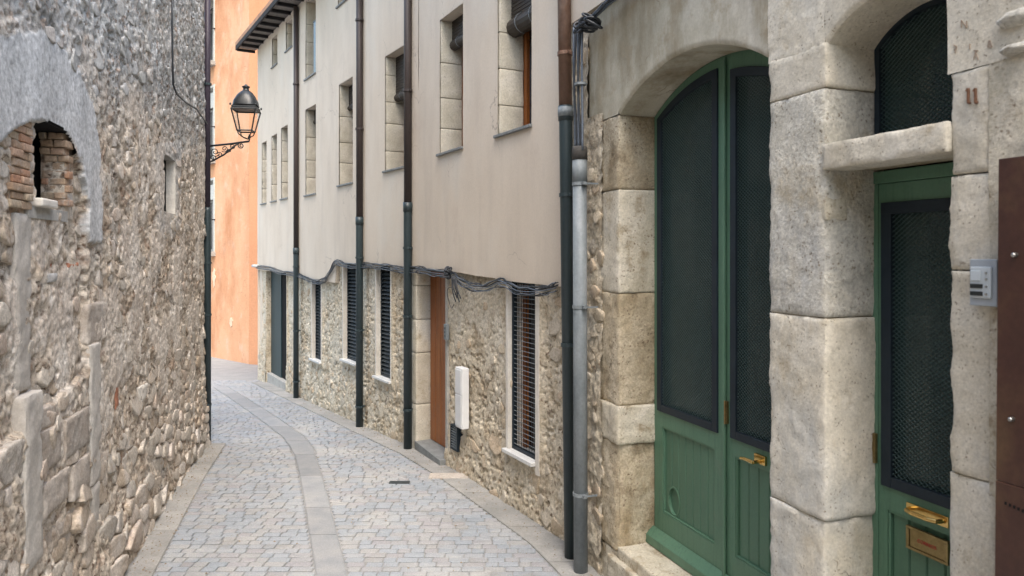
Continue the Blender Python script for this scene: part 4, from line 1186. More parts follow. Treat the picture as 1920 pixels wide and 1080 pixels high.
# lettering painted on the stone
def strokes(segs, m, nm, n=-.0135, wdt=.006, W=WC):
    mb = MB(); n00 = n
    for (p, q) in segs:
        a = W.on(*p); b = W.on(*q); dx_, dz_ = b[0] - a[0], b[1] - a[1]; l = max(1e-6, sqrt(dx_ * dx_ + dz_ * dz_)); ux, uz = -dz_ / l * wdt / 2, dx_ / l * wdt / 2
        n = -float(dispRP(np.array([(a[0] + b[0]) / 2]), np.array([(a[1] + b[1]) / 2]))[0]) - .0025 if nm == 'old_letter' else n00
        mb.prism(W, [(a[0] - ux, a[1] - uz), (b[0] - ux, b[1] - uz), (b[0] + ux, b[1] + uz), (a[0] + ux, a[1] + uz)], n, n + .008)
    return mb.build(nm, m, sh)
strokes([((1818.5, 166), (1818.5, 194)), ((1818.5, 166), (1815, 172)), ((1818.5, 194), (1822, 192)), ((1832, 166), (1832, 194)), ((1832, 166), (1828.5, 172)), ((1832, 194), (1836, 191))], m_number, 'house_number', n=-.0115)
strokes([((1802, 52), (1802, 38)), ((1802, 38), (1812, 52)), ((1812, 52), (1812, 39))], m_number2, 'old_letter', n=-.012, wdt=.0035)
strokes([((1787, 84), (1793, 88)), ((1793, 88), (1790, 100)), ((1793, 88), (1788, 94))], m_number2, 'old_letter', n=-.012, wdt=.0035)
strokes([((1818, 82), (1818, 92))], m_number2, 'old_letter', n=-.012, wdt=.0035)
strokes([((1826, 112), (1829, 95)), ((1829, 95), (1834, 112)), ((1827, 105), (1832, 105)), ((1826, 95), (1834, 95))], m_number2, 'old_letter', n=-.012, wdt=.0035)
strokes([((1855, 76), (1852, 88)), ((1855, 76), (1859, 88)), ((1852, 88), (1859, 88))], m_number2, 'old_letter', n=-.012, wdt=.006)

# ---- doors
def diamond(mb, W, poly, n, pitch=.0205, ang=36, r=.0017):
    """expanded-metal mesh clipped to a convex polygon"""
    P_ = np.array(poly); c0 = P_.min(0); c1 = P_.max(0); ctr = (c0 + c1) / 2; R = np.hypot(*(c1 - c0)) / 2
    for sg, dn in ((1, 0), (-1, r * 1.5)):
        a = radians(ang) * sg; d = np.array([cos(a), sin(a)]); q = np.array([-sin(a), cos(a)]); k = -int(R / (pitch * cos(a)) + 1)
        while k * pitch * cos(a) < R:
            o = ctr + q * k * pitch * cos(a); t0, t1 = -1e9, 1e9; k += 1
            m_ = len(P_); bad = False
            for i in range(m_):
                e0, e1 = P_[i], P_[(i + 1) % m_]; ed = e1 - e0; nn = np.array([-ed[1], ed[0]])    # inside is left of ccw edge
                den = d @ nn; num = (e0 - o) @ nn
                if abs(den) < 1e-9:
                    if num > 0: bad = True
                    continue
                t = num / den
                if den > 0: t0 = max(t0, t)
                else: t1 = min(t1, t)
            if bad or t1 - t0 < .004: continue
            a0, a1 = o + d * t0, o + d * t1; u = q * r
            v = []
            for (pp, uu, n_) in ((a0, -u, n + dn), (a0, u * 0, n + dn - r * 1.6), (a0, u, n + dn)): v.append(W.P(pp[0] + uu[0], n_, pp[1] + uu[1]))
            for (pp, uu, n_) in ((a1, -u, n + dn), (a1, u * 0, n + dn - r * 1.6), (a1, u, n + dn)): v.append(W.P(pp[0] + uu[0], n_, pp[1] + uu[1]))
            mb.add(np.array(v), [(0, 3, 4, 1), (1, 4, 5, 2)])
    return mb
def arcpts(f, a, b, off, k=14):
    S = np.linspace(a, b, k); return [(float(s), float(f(s)) - off) for s in S]
def leaf(W, s0, s1, zb, topf, n, panel, mf, hole=None, boards=7, name='door_leaf', label=None, zframe=None, stile=.065, sleft=None, sright=None):
    """stile-and-rail leaf: mesh-covered light above, boarded panel below"""
    th = .045; sl = sleft or stile; sr = sright or stile
    p0, p1, pz0, pz1 = panel; m0, m1, mz0, toff = mf
    mb = MB()
    Tin = arcpts(topf, m0, m1, toff)
    # stiles
    To = arcpts(topf, s0, m0, 0, 4); mb.prism(W, [(s0, zb), (m0, zb)] + To[::-1], n, n + th)
    To = arcpts(topf, m1, s1, 0, 4); mb.prism(W, [(m1, zb), (s1, zb)] + To[::-1], n, n + th)
    mb.strip(W, arcpts(topf, m0, m1, toff - .001), arcpts(topf, m0, m1, 0), n + .0005, n + th)       # arched top rail
    mb.box(W, m0, m1, n + .0007, n + th, pz1, mz0)                                                      # lock rail
    mb.box(W, m0, m1, n + .0007, n + th, zb, pz0)                                                       # bottom rail
    if p0 > m0 + .002: mb.box(W, m0, p0, n + .0009, n + th, pz0, pz1)
    if p1 < m1 - .002: mb.box(W, p1, m1, n + .0009, n + th, pz0, pz1)
    lf = mb.build(name, m_green, door_parent, label=label)
    # bead round the panel
    mb = MB(); bw = .012
    mb.box(W, p0, p1, n + .004, n + th - .003, pz0, pz0 + bw); mb.box(W, p0, p1, n + .004, n + th - .003, pz1 - bw, pz1); mb.box(W, p0, p0 + bw, n + .0045, n + th - .003, pz0 + bw, pz1 - bw); mb.box(W, p1 - bw, p1, n + .0045, n + th - .003, pz0 + bw, pz1 - bw)
    mb.build('panel_bead', m_green, lf, bevel=.003)
    # boards
    q0, q1 = p0 + bw, p1 - bw; w = (q1 - q0) / boards
    for k in range(boards):
        a, b = q0 + k * w + .0015, q0 + (k + 1) * w - .0015; g = .005
        mb = MB()
        z0_, z1_ = pz0 + bw, pz1 - bw
        sec = [(a, n + .024), (a + g, n + .018), (b - g, n + .018), (b, n + .024), (b, n + .034), (a, n + .034)]
        v = [W.P(s_, n_, z0_) for s_, n_ in sec] + [W.P(s_, n_, z1_) for s_, n_ in sec]
        mb.add(np.array(v), [(i, (i + 1) % 6, 6 + (i + 1) % 6, 6 + i) for i in range(6)] + [(5, 4, 3, 2, 1, 0), (6, 7, 8, 9, 10, 11)])
        o = mb.build('board', m_green2, lf)
        if hole and a < hole[0] + hole[2] and b > hole[0] - hole[2]:
            cut = MB(); cut.prism(W, [(hole[0] + hole[2] * cos(t), hole[1] + hole[3] * sin(t)) for t in np.linspace(0, 2 * pi, 28, endpoint=False)], n - .1, n + .1)
            co = cut.build('cutter', m_green2)
            bo = o.modifiers.new('b', 'BOOLEAN'); bo.operation = 'DIFFERENCE'; bo.object = co; bo.solver = 'EXACT'
            bpy.context.view_layer.update()
            ev_ = o.evaluated_get(bpy.context.evaluated_depsgraph_get()); nm_ = bpy.data.meshes.new_from_object(ev_)
            o.modifiers.clear(); o.data = nm_; bpy.data.objects.remove(co)
    mb = MB(); mb.box(W, p0, p1, n + .0345, n + .05, pz0, pz1); mb.build('panel_back', m_green2, lf)
    # dark metal frame with mesh
    fw = .048; fn = n - .012
    mb = MB()
    z2 = mz0 + .0
    mb.box(W, m0 - .006, m0 + fw, fn, n + .012, z2, float(topf(m0)) - toff + .0)
    mb.box(W, m1 - fw, m1 + .006, fn, n + .012, z2, float(topf(m1)) - toff + .0)
    mb.box(W, m0 + fw, m1 - fw, fn + .0005, n + .012, z2, z2 + fw)
    mb.strip(W, arcpts(topf, m0 - .006, m1 + .006, toff + fw), arcpts(topf, m0 - .006, m1 + .006, toff - .003), fn - .0007, n + .011)
    mb.build('mesh_frame', m_navy, lf, bevel=.003)
    poly = [(m0 + fw, z2 + fw), (m1 - fw, z2 + fw)] + arcpts(topf, m0 + fw, m1 - fw, toff + fw, 8)[::-1]
    mb = MB(); diamond(mb, W, poly, fn + .012); mb.build('wire_mesh', m_mesh, lf, kind='stuff')
    pb = [(m0 - .0, z2), (m1 + .0, z2)] + arcpts(topf, m0, m1, toff - .01, 10)[::-1]
    mb = MB(); mb.prism(W, pb, n + .030, n + .036); mb.build('pane', m_behind, lf)
    return lf

mb = MB()     # frame round the double door
n0d = DEP
To = arcpts(arc1, A1 - .001, A2 + .12, -.03, 30)
S_ = np.linspace(A1 - .02, A2 + .02, 40)
mb.strip(WC, [(float(s), float(arc1(s)) - .015) for s in S_], [(float(s), float(arc1(s)) + .08) for s in S_], n0d + .01, n0d + .09)
mb.box(WC, A1 - .03, A1 + .012, n0d + .012, n0d + .09, zt, ZS + .02); mb.box(WC, A2 - .01, A2 + .05, n0d + .012, n0d + .09, zt, ZS + .02)
dd = mb.build('double_door', m_green, sh, bevel=.003)
door_parent = dd
SPL = WC.S(1360, DEP)
ins = lambda px: WC.S(px, DEP)
zrow = lambda px, py: WC.on(px, py, DEP)[1]
topf = lambda s: arc1(s) - .012
# level: house > double_door(frame) ; leaves are parts of the house to keep boards as sub-parts
door_parent = sh
pz0, pz1 = E - 1.725, E - 1.155
lf1 = leaf(WC, A1 + .014, SPL - .003, zt + .03, topf, DEP, (ins(1242), ins(1340), pz0, pz1), (ins(1235), ins(1346), E - 1.055, .055),
           hole=((ins(1249) + ins(1270)) / 2, zrow(1259, 941), (ins(1270) - ins(1249)) / 2 * 1.05, .098), boards=7, label='green arched leaf with a small oval hole near its foot')
lf2 = leaf(WC, SPL + .003, A2 - .012, zt + .03, topf, DEP + .006, (ins(1377), A2 - .08, pz0 + .0, pz1), (ins(1371), A2 - .06, E - 1.055, .085), boards=6, label='green arched leaf with a brass handle')
mb = MB(); mb.box(WC, SPL - .016, SPL + .010, DEP - .014, DEP - .0005, zt + .06, float(arc1(SPL)) - .03); mb.build('cover_strip', m_green, lf1, bevel=.004)
# rim of the oval hole
hc = ((ins(1249) + ins(1270)) / 2, zrow(1259, 941)); hw_, hh_ = (ins(1270) - ins(1249)) / 2 * 1.05, .098
T_ = np.linspace(0, 2 * pi, 29)
mb = MB(); mb.strip(WC, [(hc[0] + hw_ * cos(t), hc[1] + hh_ * sin(t)) for t in T_], [(hc[0] + (hw_ - .010) * cos(t), hc[1] + (hh_ - .012) * sin(t)) for t in T_], DEP + .014, DEP + .0345); mb.build('hole_rim', m_green, lf1)
# sloping weather board
mb = MB(); v = []
for s in (A1 - .03, SPL - .004):
    for (n_, z_) in ((DEP - .001, zt + .115), (DEP - .055, zt + .062), (DEP - .055, zt + .004), (DEP - .001, zt + .004)): v.append(WC.P(s, n_, z_))
mb.add(np.array(v), [(0, 1, 2, 3), (7, 6, 5, 4), (0, 4, 5, 1), (1, 5, 6, 2), (2, 6, 7, 3), (3, 7, 4, 0)]); mb.build('weather_board', m_green, lf1, bevel=.004)
mb = MB(); v = []
for s in (SPL + .004, A2 - .01):
    for (n_, z_) in ((DEP - .001, zt + .115), (DEP - .055, zt + .062), (DEP - .055, zt + .004), (DEP - .001, zt + .004)): v.append(WC.P(s, n_, z_))
mb.add(np.array(v), [(0, 1, 2, 3), (7, 6, 5, 4), (0, 4, 5, 1), (1, 5, 6, 2), (2, 6, 7, 3), (3, 7, 4, 0)]); mb.build('weather_board', m_green, lf2, bevel=.004)
mb = MB(); mb.box(WC, SPL + .004, SPL + .026, DEP - .010, DEP + .005, zrow(1366, 795), zrow(1366, 753)); mb.tube([tuple(WC.P(SPL + .012, DEP - .012, zrow(1366, 796))), tuple(WC.P(SPL + .012, DEP - .012, zrow(1366, 752)))], .006, 8)
mb.build('hinge', m_brassd, lf2, smooth=False)
hz = zrow(1420, 862)
mb = MB(); sh0 = ins(1412); mb.box(WC, sh0 + .02, sh0 + .11, DEP - .010, DEP + .006, hz - .015, hz + .035); mb.tube([tuple(WC.P(sh0 + .07, DEP - .01, hz)), tuple(WC.P(sh0 + .07, DEP - .055, hz))], .010, 10)
mb.tube([tuple(WC.P(sh0 + .075, DEP - .055, hz)), tuple(WC.P(sh0 + .0, DEP - .058, hz + .002)), tuple(WC.P(sh0 - .035, DEP - .056, hz - .004))], [.011, .009, .008], 10); mb.build('handle', m_brass, lf2, smooth=False, bevel=.002)
mb = MB(); mb.box(WC, A1 - .05, A2 + .1, DEP + .12, DEP + .15, zt, ZP); mb.build('dark_hall', m_void, dd)

# small door and fanlight
D2 = .27
in2 = lambda px: WC.S(px, D2)
z2r = lambda px, py: WC.on(px, py, D2)[1]
htop = E + .352
mb = MB(); mb.box(WC, A3 + .0, A4 + .05, D2 - .005, D2 + .06, E + .305, E + .358); mb.box(WC, A3 - .02, A3 + .022, D2 + .0, D2 + .06, zt, E + .304); mb.box(WC, A4 - .022, A4 + .05, D2 + .0, D2 + .06, zt, E + .304)
sd = mb.build('small_door_frame', m_green, sh, bevel=.003)
tf2 = lambda s: np.asarray(s, float) * 0 + E + .302
lf3 = leaf(WC, A3 + .024, A4 - .024, zt + .02, tf2, D2 + .006, (in2(1662), A4 - .075, E - 1.75, E - 1.11), (in2(1655), A4 - .045, E - 1.01, .085), boards=5, name='small_door', label='narrow green door with brass handle and letter slot')
mb = MB(); zh = z2r(1643, 868); mb.box(WC, in2(1637), in2(1645.5), D2 - .014, D2 + .002, zh, z2r(1643, 812)); mb.build('hinge', m_brassd, lf3, bevel=.003)
# long brass pull handle
hz = z2r(1720, 958); sa, sb_ = in2(1700), in2(1700) + .20
mb = MB(); mb.box(WC, sa, sb_, D2 - .004, D2 + .004, hz - .022, hz + .022); pts = [(sa + .02, D2 - .004), (sa + .03, D2 - .035), (sa + .06, D2 - .045), (sb_ - .06, D2 - .045), (sb_ - .03, D2 - .035), (sb_ - .02, D2 - .004)]
mb.tube([tuple(WC.P(s, n, hz)) for s, n in pts], .009, 10); mb.build('handle', m_brass, lf3, bevel=.002)
zs0, zs1 = z2r(1702, 1027), z2r(1702, 984)
mb = MB(); t = .012; mb.box(WC, sa, sb_, D2 - .006, D2 + .01, zs1 - t, zs1); mb.box(WC, sa, sb_, D2 - .006, D2 + .01, zs0, zs0 + t); mb.box(WC, sa, sa + t * 1.3, D2 - .0055, D2 + .01, zs0 + t, zs1 - t); mb.box(WC, sb_ - t * 1.3, sb_, D2 - .0055, D2 + .01, zs0 + t, zs1 - t)
mb.box(WC, sa + t * 1.3, sb_ - t * 1.3, D2 - .001, D2 + .01, zs0 + t, zs1 - t); mb.build('letter_slot', m_brassd, lf3, bevel=.002)
cu = bpy.data.curves.new('slot_text', 'FONT'); cu.body = 'CORREOS'; cu.size = .020; cu.extrude = .0005; cu.align_x = 'CENTER'; cu.align_y = 'CENTER'; cu.offset = .0
to = bpy.data.objects.new('slot_text', cu); COL.objects.link(to); bpy.context.view_layer.update()
me = bpy.data.meshes.new_from_object(to.evaluated_get(bpy.context.evaluated_depsgraph_get())); bpy.data.objects.remove(to)
co = np.array([v.co[:] for v in me.vertices]); cc_ = WC.P((sa + sb_) / 2 + co[:, 0], D2 - .0022 - co[:, 2], (zs0 + zs1) / 2 + co[:, 1])
mb = MB(); mb.add(cc_, [tuple(p.vertices) for p in me.polygons]); mb.build('slot_lettering', m_red, lf3)
mb = MB(); mb.box(WC, A3 - .05, A4 + .1, D2 + .11, D2 + .14, zt, ZP); mb.build('dark_hall', m_void, sd)
# fanlight
f0, f1 = A3 + .004, A4 - .002; fz = E + .468; fn = D2
mb = MB(); fw = .026
ft = lambda s: arc2(s) + .004
mb.strip(WC, arcpts(ft, f0, f1, fw), arcpts(ft, f0, f1, -.03), fn, fn + .05); mb.box(WC, f0, f0 + fw, fn + .0007, fn + .05, fz, float(ft(f0)) - fw + .02); mb.box(WC, f1 - fw, f1, fn + .0007, fn + .05, fz, float(ft(f1)) - fw + .02); mb.box(WC, f0 + fw, f1 - fw, fn + .001, fn + .05, fz, fz + fw)
fl = mb.build('fanlight', m_navy, sh)
poly = [(f0 + fw, fz + fw), (f1 - fw, fz + fw)] + arcpts(ft, f0 + fw, f1 - fw, fw, 8)[::-1]
mb = MB(); diamond(mb, WC, poly, fn + .012); mb.build('wire_mesh', m_mesh, fl, kind='stuff')
mb = MB(); mb.prism(WC, [(f0, fz), (f1, fz)] + arcpts(ft, f0, f1, 0, 10)[::-1], fn + .035, fn + .042); mb.build('pane', m_behind, fl)

# ------------------------------------------------------------------ things on the near wall
s, z = WC.on(1818, 572, -.03); s1_, _ = WC.on(1869, 572, -.03); zt_ = WC.on(1818, 486, -.03)[1]; zb_ = z
ic = thing('intercom', tuple(WC.P(s, -.02, zb_)), 'grey intercom panel with two name slots on the stone pier beside the rusty steel sheet', 'intercom')
mb = MB(); mb.box(WC, s, s1_, -.030, -.004, zb_, zt_); mb.build('back_plate', m_grey, ic, bevel=.003)
w_ = s1_ - s; h_ = zt_ - zb_
mb = MB(); mb.box(WC, s + w_ * .08, s + w_ * .85, -.038, -.0305, zb_ + h_ * .17, zb_ + h_ * .84); mb.build('front_cover', m_greyl, ic, bevel=.003)
mb = MB(); mb.box(WC, s + w_ * .12, s + w_ * .50, -.042, -.0385, zb_ + h_ * .54, zb_ + h_ * .76); mb.build('speaker_plate', m_greyl, ic, bevel=.002)
for t in (.22, .38):
    mb = MB(); mb.box(WC, s + w_ * .10, s + w_ * .56, -.041, -.0385, zb_ + h_ * t, zb_ + h_ * (t + .09)); mb.build('name_slot', m_black, ic)
for t in (.26, .42, .58, .71):
    mb = MB(); mb.tube([tuple(WC.P(s + w_ * .69, -.038, zb_ + h_ * t)), tuple(WC.P(s + w_ * .69, -.043, zb_ + h_ * t))], .0035, 8); mb.build('button', m_steel, ic)
# rusty steel sheet
zt_ = WC.on(1873, 298, -.065)[1]; s0 = WC.S(1872, -.065); s0b = WC.S(1861, -.065)
rp = thing('steel_sheet', tuple(WC.P(s0, -.06, 0)), 'rust brown steel sheet bolted to the wall at the right edge', 'metal sheet')
zj = WC.on(1868, 900, -.065)[1]
def sx(z): return s0b + (s0 - s0b) * (z - .3) / (zt_ - .3)
mb = MB(); mb.prism(WC, [(sx(zj), zj + .001), (s0 + .9, zj + .001), (s0 + .9, zt_), (s0, zt_)], -.065, -.052); mb.build('upper_plate', m_rust, rp, bevel=.002)
mb = MB(); mb.prism(WC, [(sx(-.1), -.1), (s0 + .9, -.1), (s0 + .9, zj - .001), (sx(zj), zj - .001)], -.066, -.053); mb.build('lower_plate', m_rust, rp, bevel=.002)
mb = MB(); mb.box(WC, s0 + .01, s0 + .9, -.053, -.02, -.1, zt_ - .01); mb.build('back_frame', m_navy, rp)
for (px, py) in ((1903, 478), (1897, 786)):
    a, b = WC.on(px, py, -.07); mb = MB(); mb.tube([tuple(WC.P(a, -.064, b)), tuple(WC.P(a, -.078, b)), tuple(WC.P(a, -.083, b))], [.0075, .0075, .004], 12); mb.build('bolt', m_steel, rp, smooth=True)
for k in range(9):
    a, b = WC.on(1884 + k * 8, 942 + k * 3.6, -.067); mb = MB(); mb.box(WC, a, a + .006, -.0685, -.066, b - .006, b + .003); mb.build('stamped_mark', m_void, rp)

# ------------------------------------------------------------------ drainpipes
def pipe(px, W, ytop_split, clamps, label, m_up, m_lo, r=.05, n=-.085, zbase=None, lean=0.0, ztop=None, rup=None):
    s = W.S(px, n); x, y, _ = W.P(s, n, 0); zb = float(zg(y)) if zbase is None else zbase
    zsp = W.on(px, ytop_split, n)[1]; zt_ = ztop or ZE - .05
    t = thing('drainpipe', (x, y, zb), label, 'drainpipe', 'drainpipes on the lane walls')
    def P(z): return tuple(W.P(s + lean * (zsp - z), n, z))
    mb = MB(); mb.tube([P(zsp), P(zt_)], rup or r * .93, 16); mb.build('upper_pipe', m_up, t, smooth=True)
    mb = MB(); mb.tube([P(zb - .02), P(zsp), P(zsp + .05)], [r, r, r * 1.08], 16); mb.tube([P(zsp - .05), P(zsp + .06)], r * 1.12, 16); mb.build('lower_pipe', m_lo, t, smooth=True)
    for c in clamps:
        z = W.on(px, c, n)[1]; q = P(z)
        mb = MB(); mb.tube([P(z - .014), P(z + .014)], r * 1.16, 16); cl = mb.build('clamp', m_lo if c > ytop_split else m_up, t)
        s_ = s + lean * (zsp - z)
        mb = MB(); mb.box(W, s_ - r * 1.7, s_ - r * 1.05, n - .008, n + .008, z - .012, z + .012); mb.box(W, s_ + r * 1.05, s_ + r * 1.7, n - .008, n + .008, z - .012, z + .012); mb.box(W, s_ - .008, s_ + .008, n + r, .0, z - .008, z + .008); mb.build('bracket', m_lo if c > ytop_split else m_up, t)
    return t
pipe(555, WA, 471, (158, 500, 620, 715), 'farthest drainpipe on the beige house, dark below and brown above, beside the dark doorway', m_pbrown, m_pdark, r=.047)
pipe(674, WA, 415, (38, 242, 483, 619, 762), 'drainpipe between the second and third louvred windows of the beige house', m_pbrown, m_pdark)
pipe(764.5, WA, 389, (170, 465, 593, 768), 'drainpipe between the third louvred window and the wooden door', m_pbrown, m_pdark)
# pipe at the corner of the two houses: leaning a little
Wt = Wall(tuple(WB.P(WB.len - .15, 0, 0)[:2]), tuple(WC.P(.25, 0, 0)[:2]))
p4 = pipe(1060.5, Wt, 214, (100, 366, 645), 'drainpipe at the house corner, weathered copper above and dark grey below', m_pcop, m_pdark, r=.05, lean=.028, rup=.050)
s = Wt.S(1060.5, -.085); mb = MB(); zc = Wt.on(1060.5, 214, -.085)[1]
mb.tube([tuple(Wt.P(s, -.085, zc - .02)), tuple(Wt.P(s, -.085, zc + .05))], .059, 18); mb.build('collar', m_galv, p4, smooth=True)
# galvanised pipe in front
n5 = -.12; s = WC.S(1087, n5); x, y, _ = WC.P(s, n5, 0)
gp = thing('conduit_pipe', (x, y, 0), 'light galvanised pipe with a dark collar standing beside the leaning drainpipe', 'pipe')
zt5 = WC.on(1086, 300, n5)[1]; zj5 = WC.on(1086, 345, n5)[1]
def P5_(z): return tuple(WC.P(s + .006 * (zt5 - z), n5, z))
mb = MB(); mb.tube([P5_(-.02), P5_(zt5)], .050, 18); mb.build('pipe', m_galv, gp, smooth=True)
mb = MB(); mb.tube([P5_(zj5 - .0), P5_(zt5)], .053, 18); mb.build('sleeve', m_galv, gp, smooth=True)
mb = MB(); mb.tube([P5_(zt5), P5_(zt5 + .085), P5_(zt5 + .095)], [.056, .054, .047], 18); mb.build('collar', m_cap, gp, smooth=True)
for c in (345, 575, 925):
    z = WC.on(1087, c, n5)[1]; mb = MB(); mb.tube([P5_(z - .012), P5_(z + .012)], .0555, 16); q = P5_(z)
    s_ = s + .006 * (zt5 - z)
    mb.box(WC, s_ + .045, s_ + .085, n5 - .012, n5 + .012, z - .010, z + .010); mb.box(WC, s_ + .062, s_ + .070, n5, .02, z - .006, z + .006); mb.build('clamp', m_galv, gp)
# corner pipe on the rubble house
sL_ = WL.len + .02; nL = -.03
x, y, _ = WL.P(sL_, nL, 0)
lp = thing('drainpipe', (x, y, float(zg(y))), 'dark drainpipe on the corner of the rubble house under the street lamp', 'drainpipe', 'drainpipes on the lane walls')
def PL(z): return tuple(WL.P(sL_, nL, z))
zsp = E + (CY - 392) / F * y
mb = MB(); mb.tube([PL(zsp), PL(ZT + .55)], .036, 14); mb.build('upper_pipe', m_pplum, lp, smooth=True)
mb = MB(); mb.tube([PL(float(zg(y)) - .02), PL(zsp - .02), PL(zsp + .02)], [.043, .043, .038], 14); mb.build('lower_pipe', m_pdark, lp, smooth=True)
for c in (158, 493, 590, 758):
    z = E + (CY - c) / F * y; mb = MB(); mb.tube([PL(z - .013), PL(z + .013)], .050, 14); mb.build('clamp', m_pdark, lp)

# ------------------------------------------------------------------ cables
def wob(pts, amp, seed, k=8):
    R = np.random.default_rng(seed); P_ = np.array(pts, float); out = []
    for i in range(len(P_) - 1):
        for t in np.linspace(0, 1, k, endpoint=False): out.append(P_[i] * (1 - t) + P_[i + 1] * t)
    out.append(P_[-1]); out = np.array(out)
    for _ in range(3): out[1:-1] = (out[:-2] + 2 * out[1:-1] + out[2:]) / 4
    ph_ = R.uniform(0, 6.28, 6); L_ = np.arange(len(out))
    out[:, 2] += amp * (np.sin(L_ * .31 + ph_[0]) + .6 * np.sin(L_ * .73 + ph_[1])); out[:, 0] += amp * .6 * np.sin(L_ * .41 + ph_[2]); out[:, 1] += amp * .6 * np.sin(L_ * .37 + ph_[3])
    return [tuple(q) for q in out]
ptsA = wp(WA, [(486, 500), (510, 503), (530, 511), (548, 512), (565, 516), (585, 524), (605, 530), (618, 524), (628, 506), (636, 491), (655, 497), (675, 499), (700, 498), (720, 499), (745, 503), (765, 507), (785, 505)], -.060)
ptsB = wp(WB, [(800, 507), (820, 510), (845, 514), (862, 516), (875, 529), (895, 539), (920, 540), (945, 530), (960, 532), (985, 545), (1015, 547), (1040, 543), (1057, 538)], -.060)
cb_ = thing('cable_bundle', ptsA[8], 'bundle of black and grey cables sagging along the lower edge of the beige plaster', 'cables')
for k in range(8):
    off = np.array([random.uniform(-.015, .015), random.uniform(-.015, .015), random.uniform(-.035, .035)])
    mb = MB(); mb.tube(wob([np.array(p) + off for p in ptsA + ptsB], .002 + .0014 * k, k), .0045 if k % 2 else .006, 6)
    mb.build('cable', m_cable2 if k % 3 == 1 else m_cable, cb_, smooth=True)
kx, kz = WB.on(857, 513)
mb = MB()
for k in range(7):
    R = random.Random(k); c = (kx + R.uniform(-.03, .03), kz + R.uniform(-.03, .04)); ra = R.uniform(.02, .05)
    mb.tube([tuple(WB.P(c[0] + ra * .7 * cos(a + k), -.10 + .03 * sin(a * 1 + k), c[1] + ra * sin(a))) for a in np.linspace(0, 5.6, 14)], .008, 6)
mb.build('cable_knot', m_cable, cb_, smooth=True)
mb = MB()
for k in range(5):
    R = random.Random(k + 30); a = WB.on(862 + k * 2, 520); b = WB.on(868 + k * 2.5, 566 - (k % 3) * 7); mb.tube(wob([WB.P(a[0], -.09, a[1]), WB.P((a[0] + b[0]) / 2, -.10, (a[1] + b[1]) / 2), WB.P(b[0], -.08, b[1])], .003, k), .007, 6)
c = WB.on(856, 558)
mb.tube([tuple(WB.P(c[0] + .10 * cos(a), -.06 + .01 * sin(2 * a), c[1] + .105 * sin(a) - .02 * cos(a))) for a in np.linspace(.5, 5.9, 22)], .004, 5)
mb.build('hanging_loop', m_cable, cb_, smooth=True)
# upper knot by the copper pipe, with the cables running down and away
kn = thing('cable_knot', tuple(WC.P(.1, -.1, E + 1.6)), 'knot of black cables beside the copper drainpipe with cables running down into the galvanised pipe', 'cables')
c0 = WC.on(1104, 44, -.1)
mb = MB()
for k in range(16):
    R = random.Random(k + 60); c = (c0[0] + R.uniform(-.10, .10), c0[1] + R.uniform(-.035, .03)); ra = R.uniform(.018, .045)
    mb.tube([tuple(WC.P(c[0] + ra * cos(a + k), -.11 + .05 * sin(a * 1.2 + k), c[1] + ra * .9 * sin(a))) for a in np.linspace(0, 5.8, 14)], .0095, 6)
mb.build('knot', m_cable, kn, smooth=True)
for k in range(5):
    a = WC.on(1076 + k * 4, 50, -.1); b = WC.on(1079 + k * 3.4, 276, -.12); mm = ((a[0] + b[0]) / 2 - .01 * (k % 2), (a[1] + b[1]) / 2)
    mb = MB(); mb.tube(wob([WC.P(a[0], -.10, a[1]), WC.P(mm[0], -.115 - .01 * (k % 2), mm[1]), WC.P(b[0], -.12, b[1] - .02)], .003, k + 5), .0085, 7); mb.build('cable', m_cable if k % 2 else m_cable2, kn, smooth=True)
mb = MB(); z = WC.on(1088, 157, -.12)[1]; s_ = WC.S(1087, -.12); mb.tube([tuple(WC.P(s_, -.113, z - .008)), tuple(WC.P(s_, -.113, z + .008))], .045, 12); mb.build('tie', m_galv, kn)
for k in range(7):
    z0_ = c0[1] + .01 * (k % 3); zz = ZP - .02 - .012 * (k % 4)
    mb = MB(); mb.tube(wob([WC.P(c0[0] + .03, -.11, z0_), WC.P(c0[0] + .28, -.06 - .008 * k, zz - .03), WC.P(c0[0] + .8, -.055 - .006 * k, zz), WC.P(c0[0] + 2.6, -.055 - .006 * k, zz + .02)], .006, k + 12, 12), .0085, 6); mb.build('cable', m_cable2 if k % 2 else m_cable, kn, smooth=True)

# ------------------------------------------------------------------ boxes on the base wall
s0, z0 = WB.on(853, 790); z1 = WB.on(853, 681)[1]
bx = thing('meter_box', tuple(WB.P(s0, -.05, z0)), 'tall narrow white meter box on the rough stone base beside the wooden door', 'meter box')
s0 = WB.S(853.5, -.085); s1 = WB.S(866, -.085); s1 = s0 + max(.16, s1 - s0)
mb = MB(); mb.box(WB, s0, s1, -.085, -.005, z0, z1); mb.build('housing', m_white, bx, bevel=.008)
zm = z0 + (z1 - z0) * .56
mb = MB(); mb.box(WB, s0 + .012, s1 - .012, -.092, -.0855, zm + .006, z1 - .02); mb.build('upper_door', m_white, bx, bevel=.003)
mb = MB(); mb.box(WB, s0 + .012, s1 - .012, -.092, -.0855, z0 + .02, zm - .006); mb.build('lower_door', m_white, bx, bevel=.003)
a, b, c, d = vent
vt = thing('vent_grille', tuple(WB.P(a, 0, c)), 'small dark louvred vent low in the rough stone base under the white meter box', 'vent')
mb = MB(); t = .012; mb.box(WB, a, a + t, -.03, .03, c, d); mb.box(WB, b - t, b, -.03, .03, c, d); mb.box(WB, a + t, b - t, -.03, .03, c, c + t); mb.box(WB, a + t, b - t, -.03, .03, d - t, d); mb.build('frame', m_navy, vt)
mb = MB(); mb.box(WB, a - .02, b + .02, .04, .06, c - .02, d + .02); mb.build('backing', m_void, vt)
z = c + .02
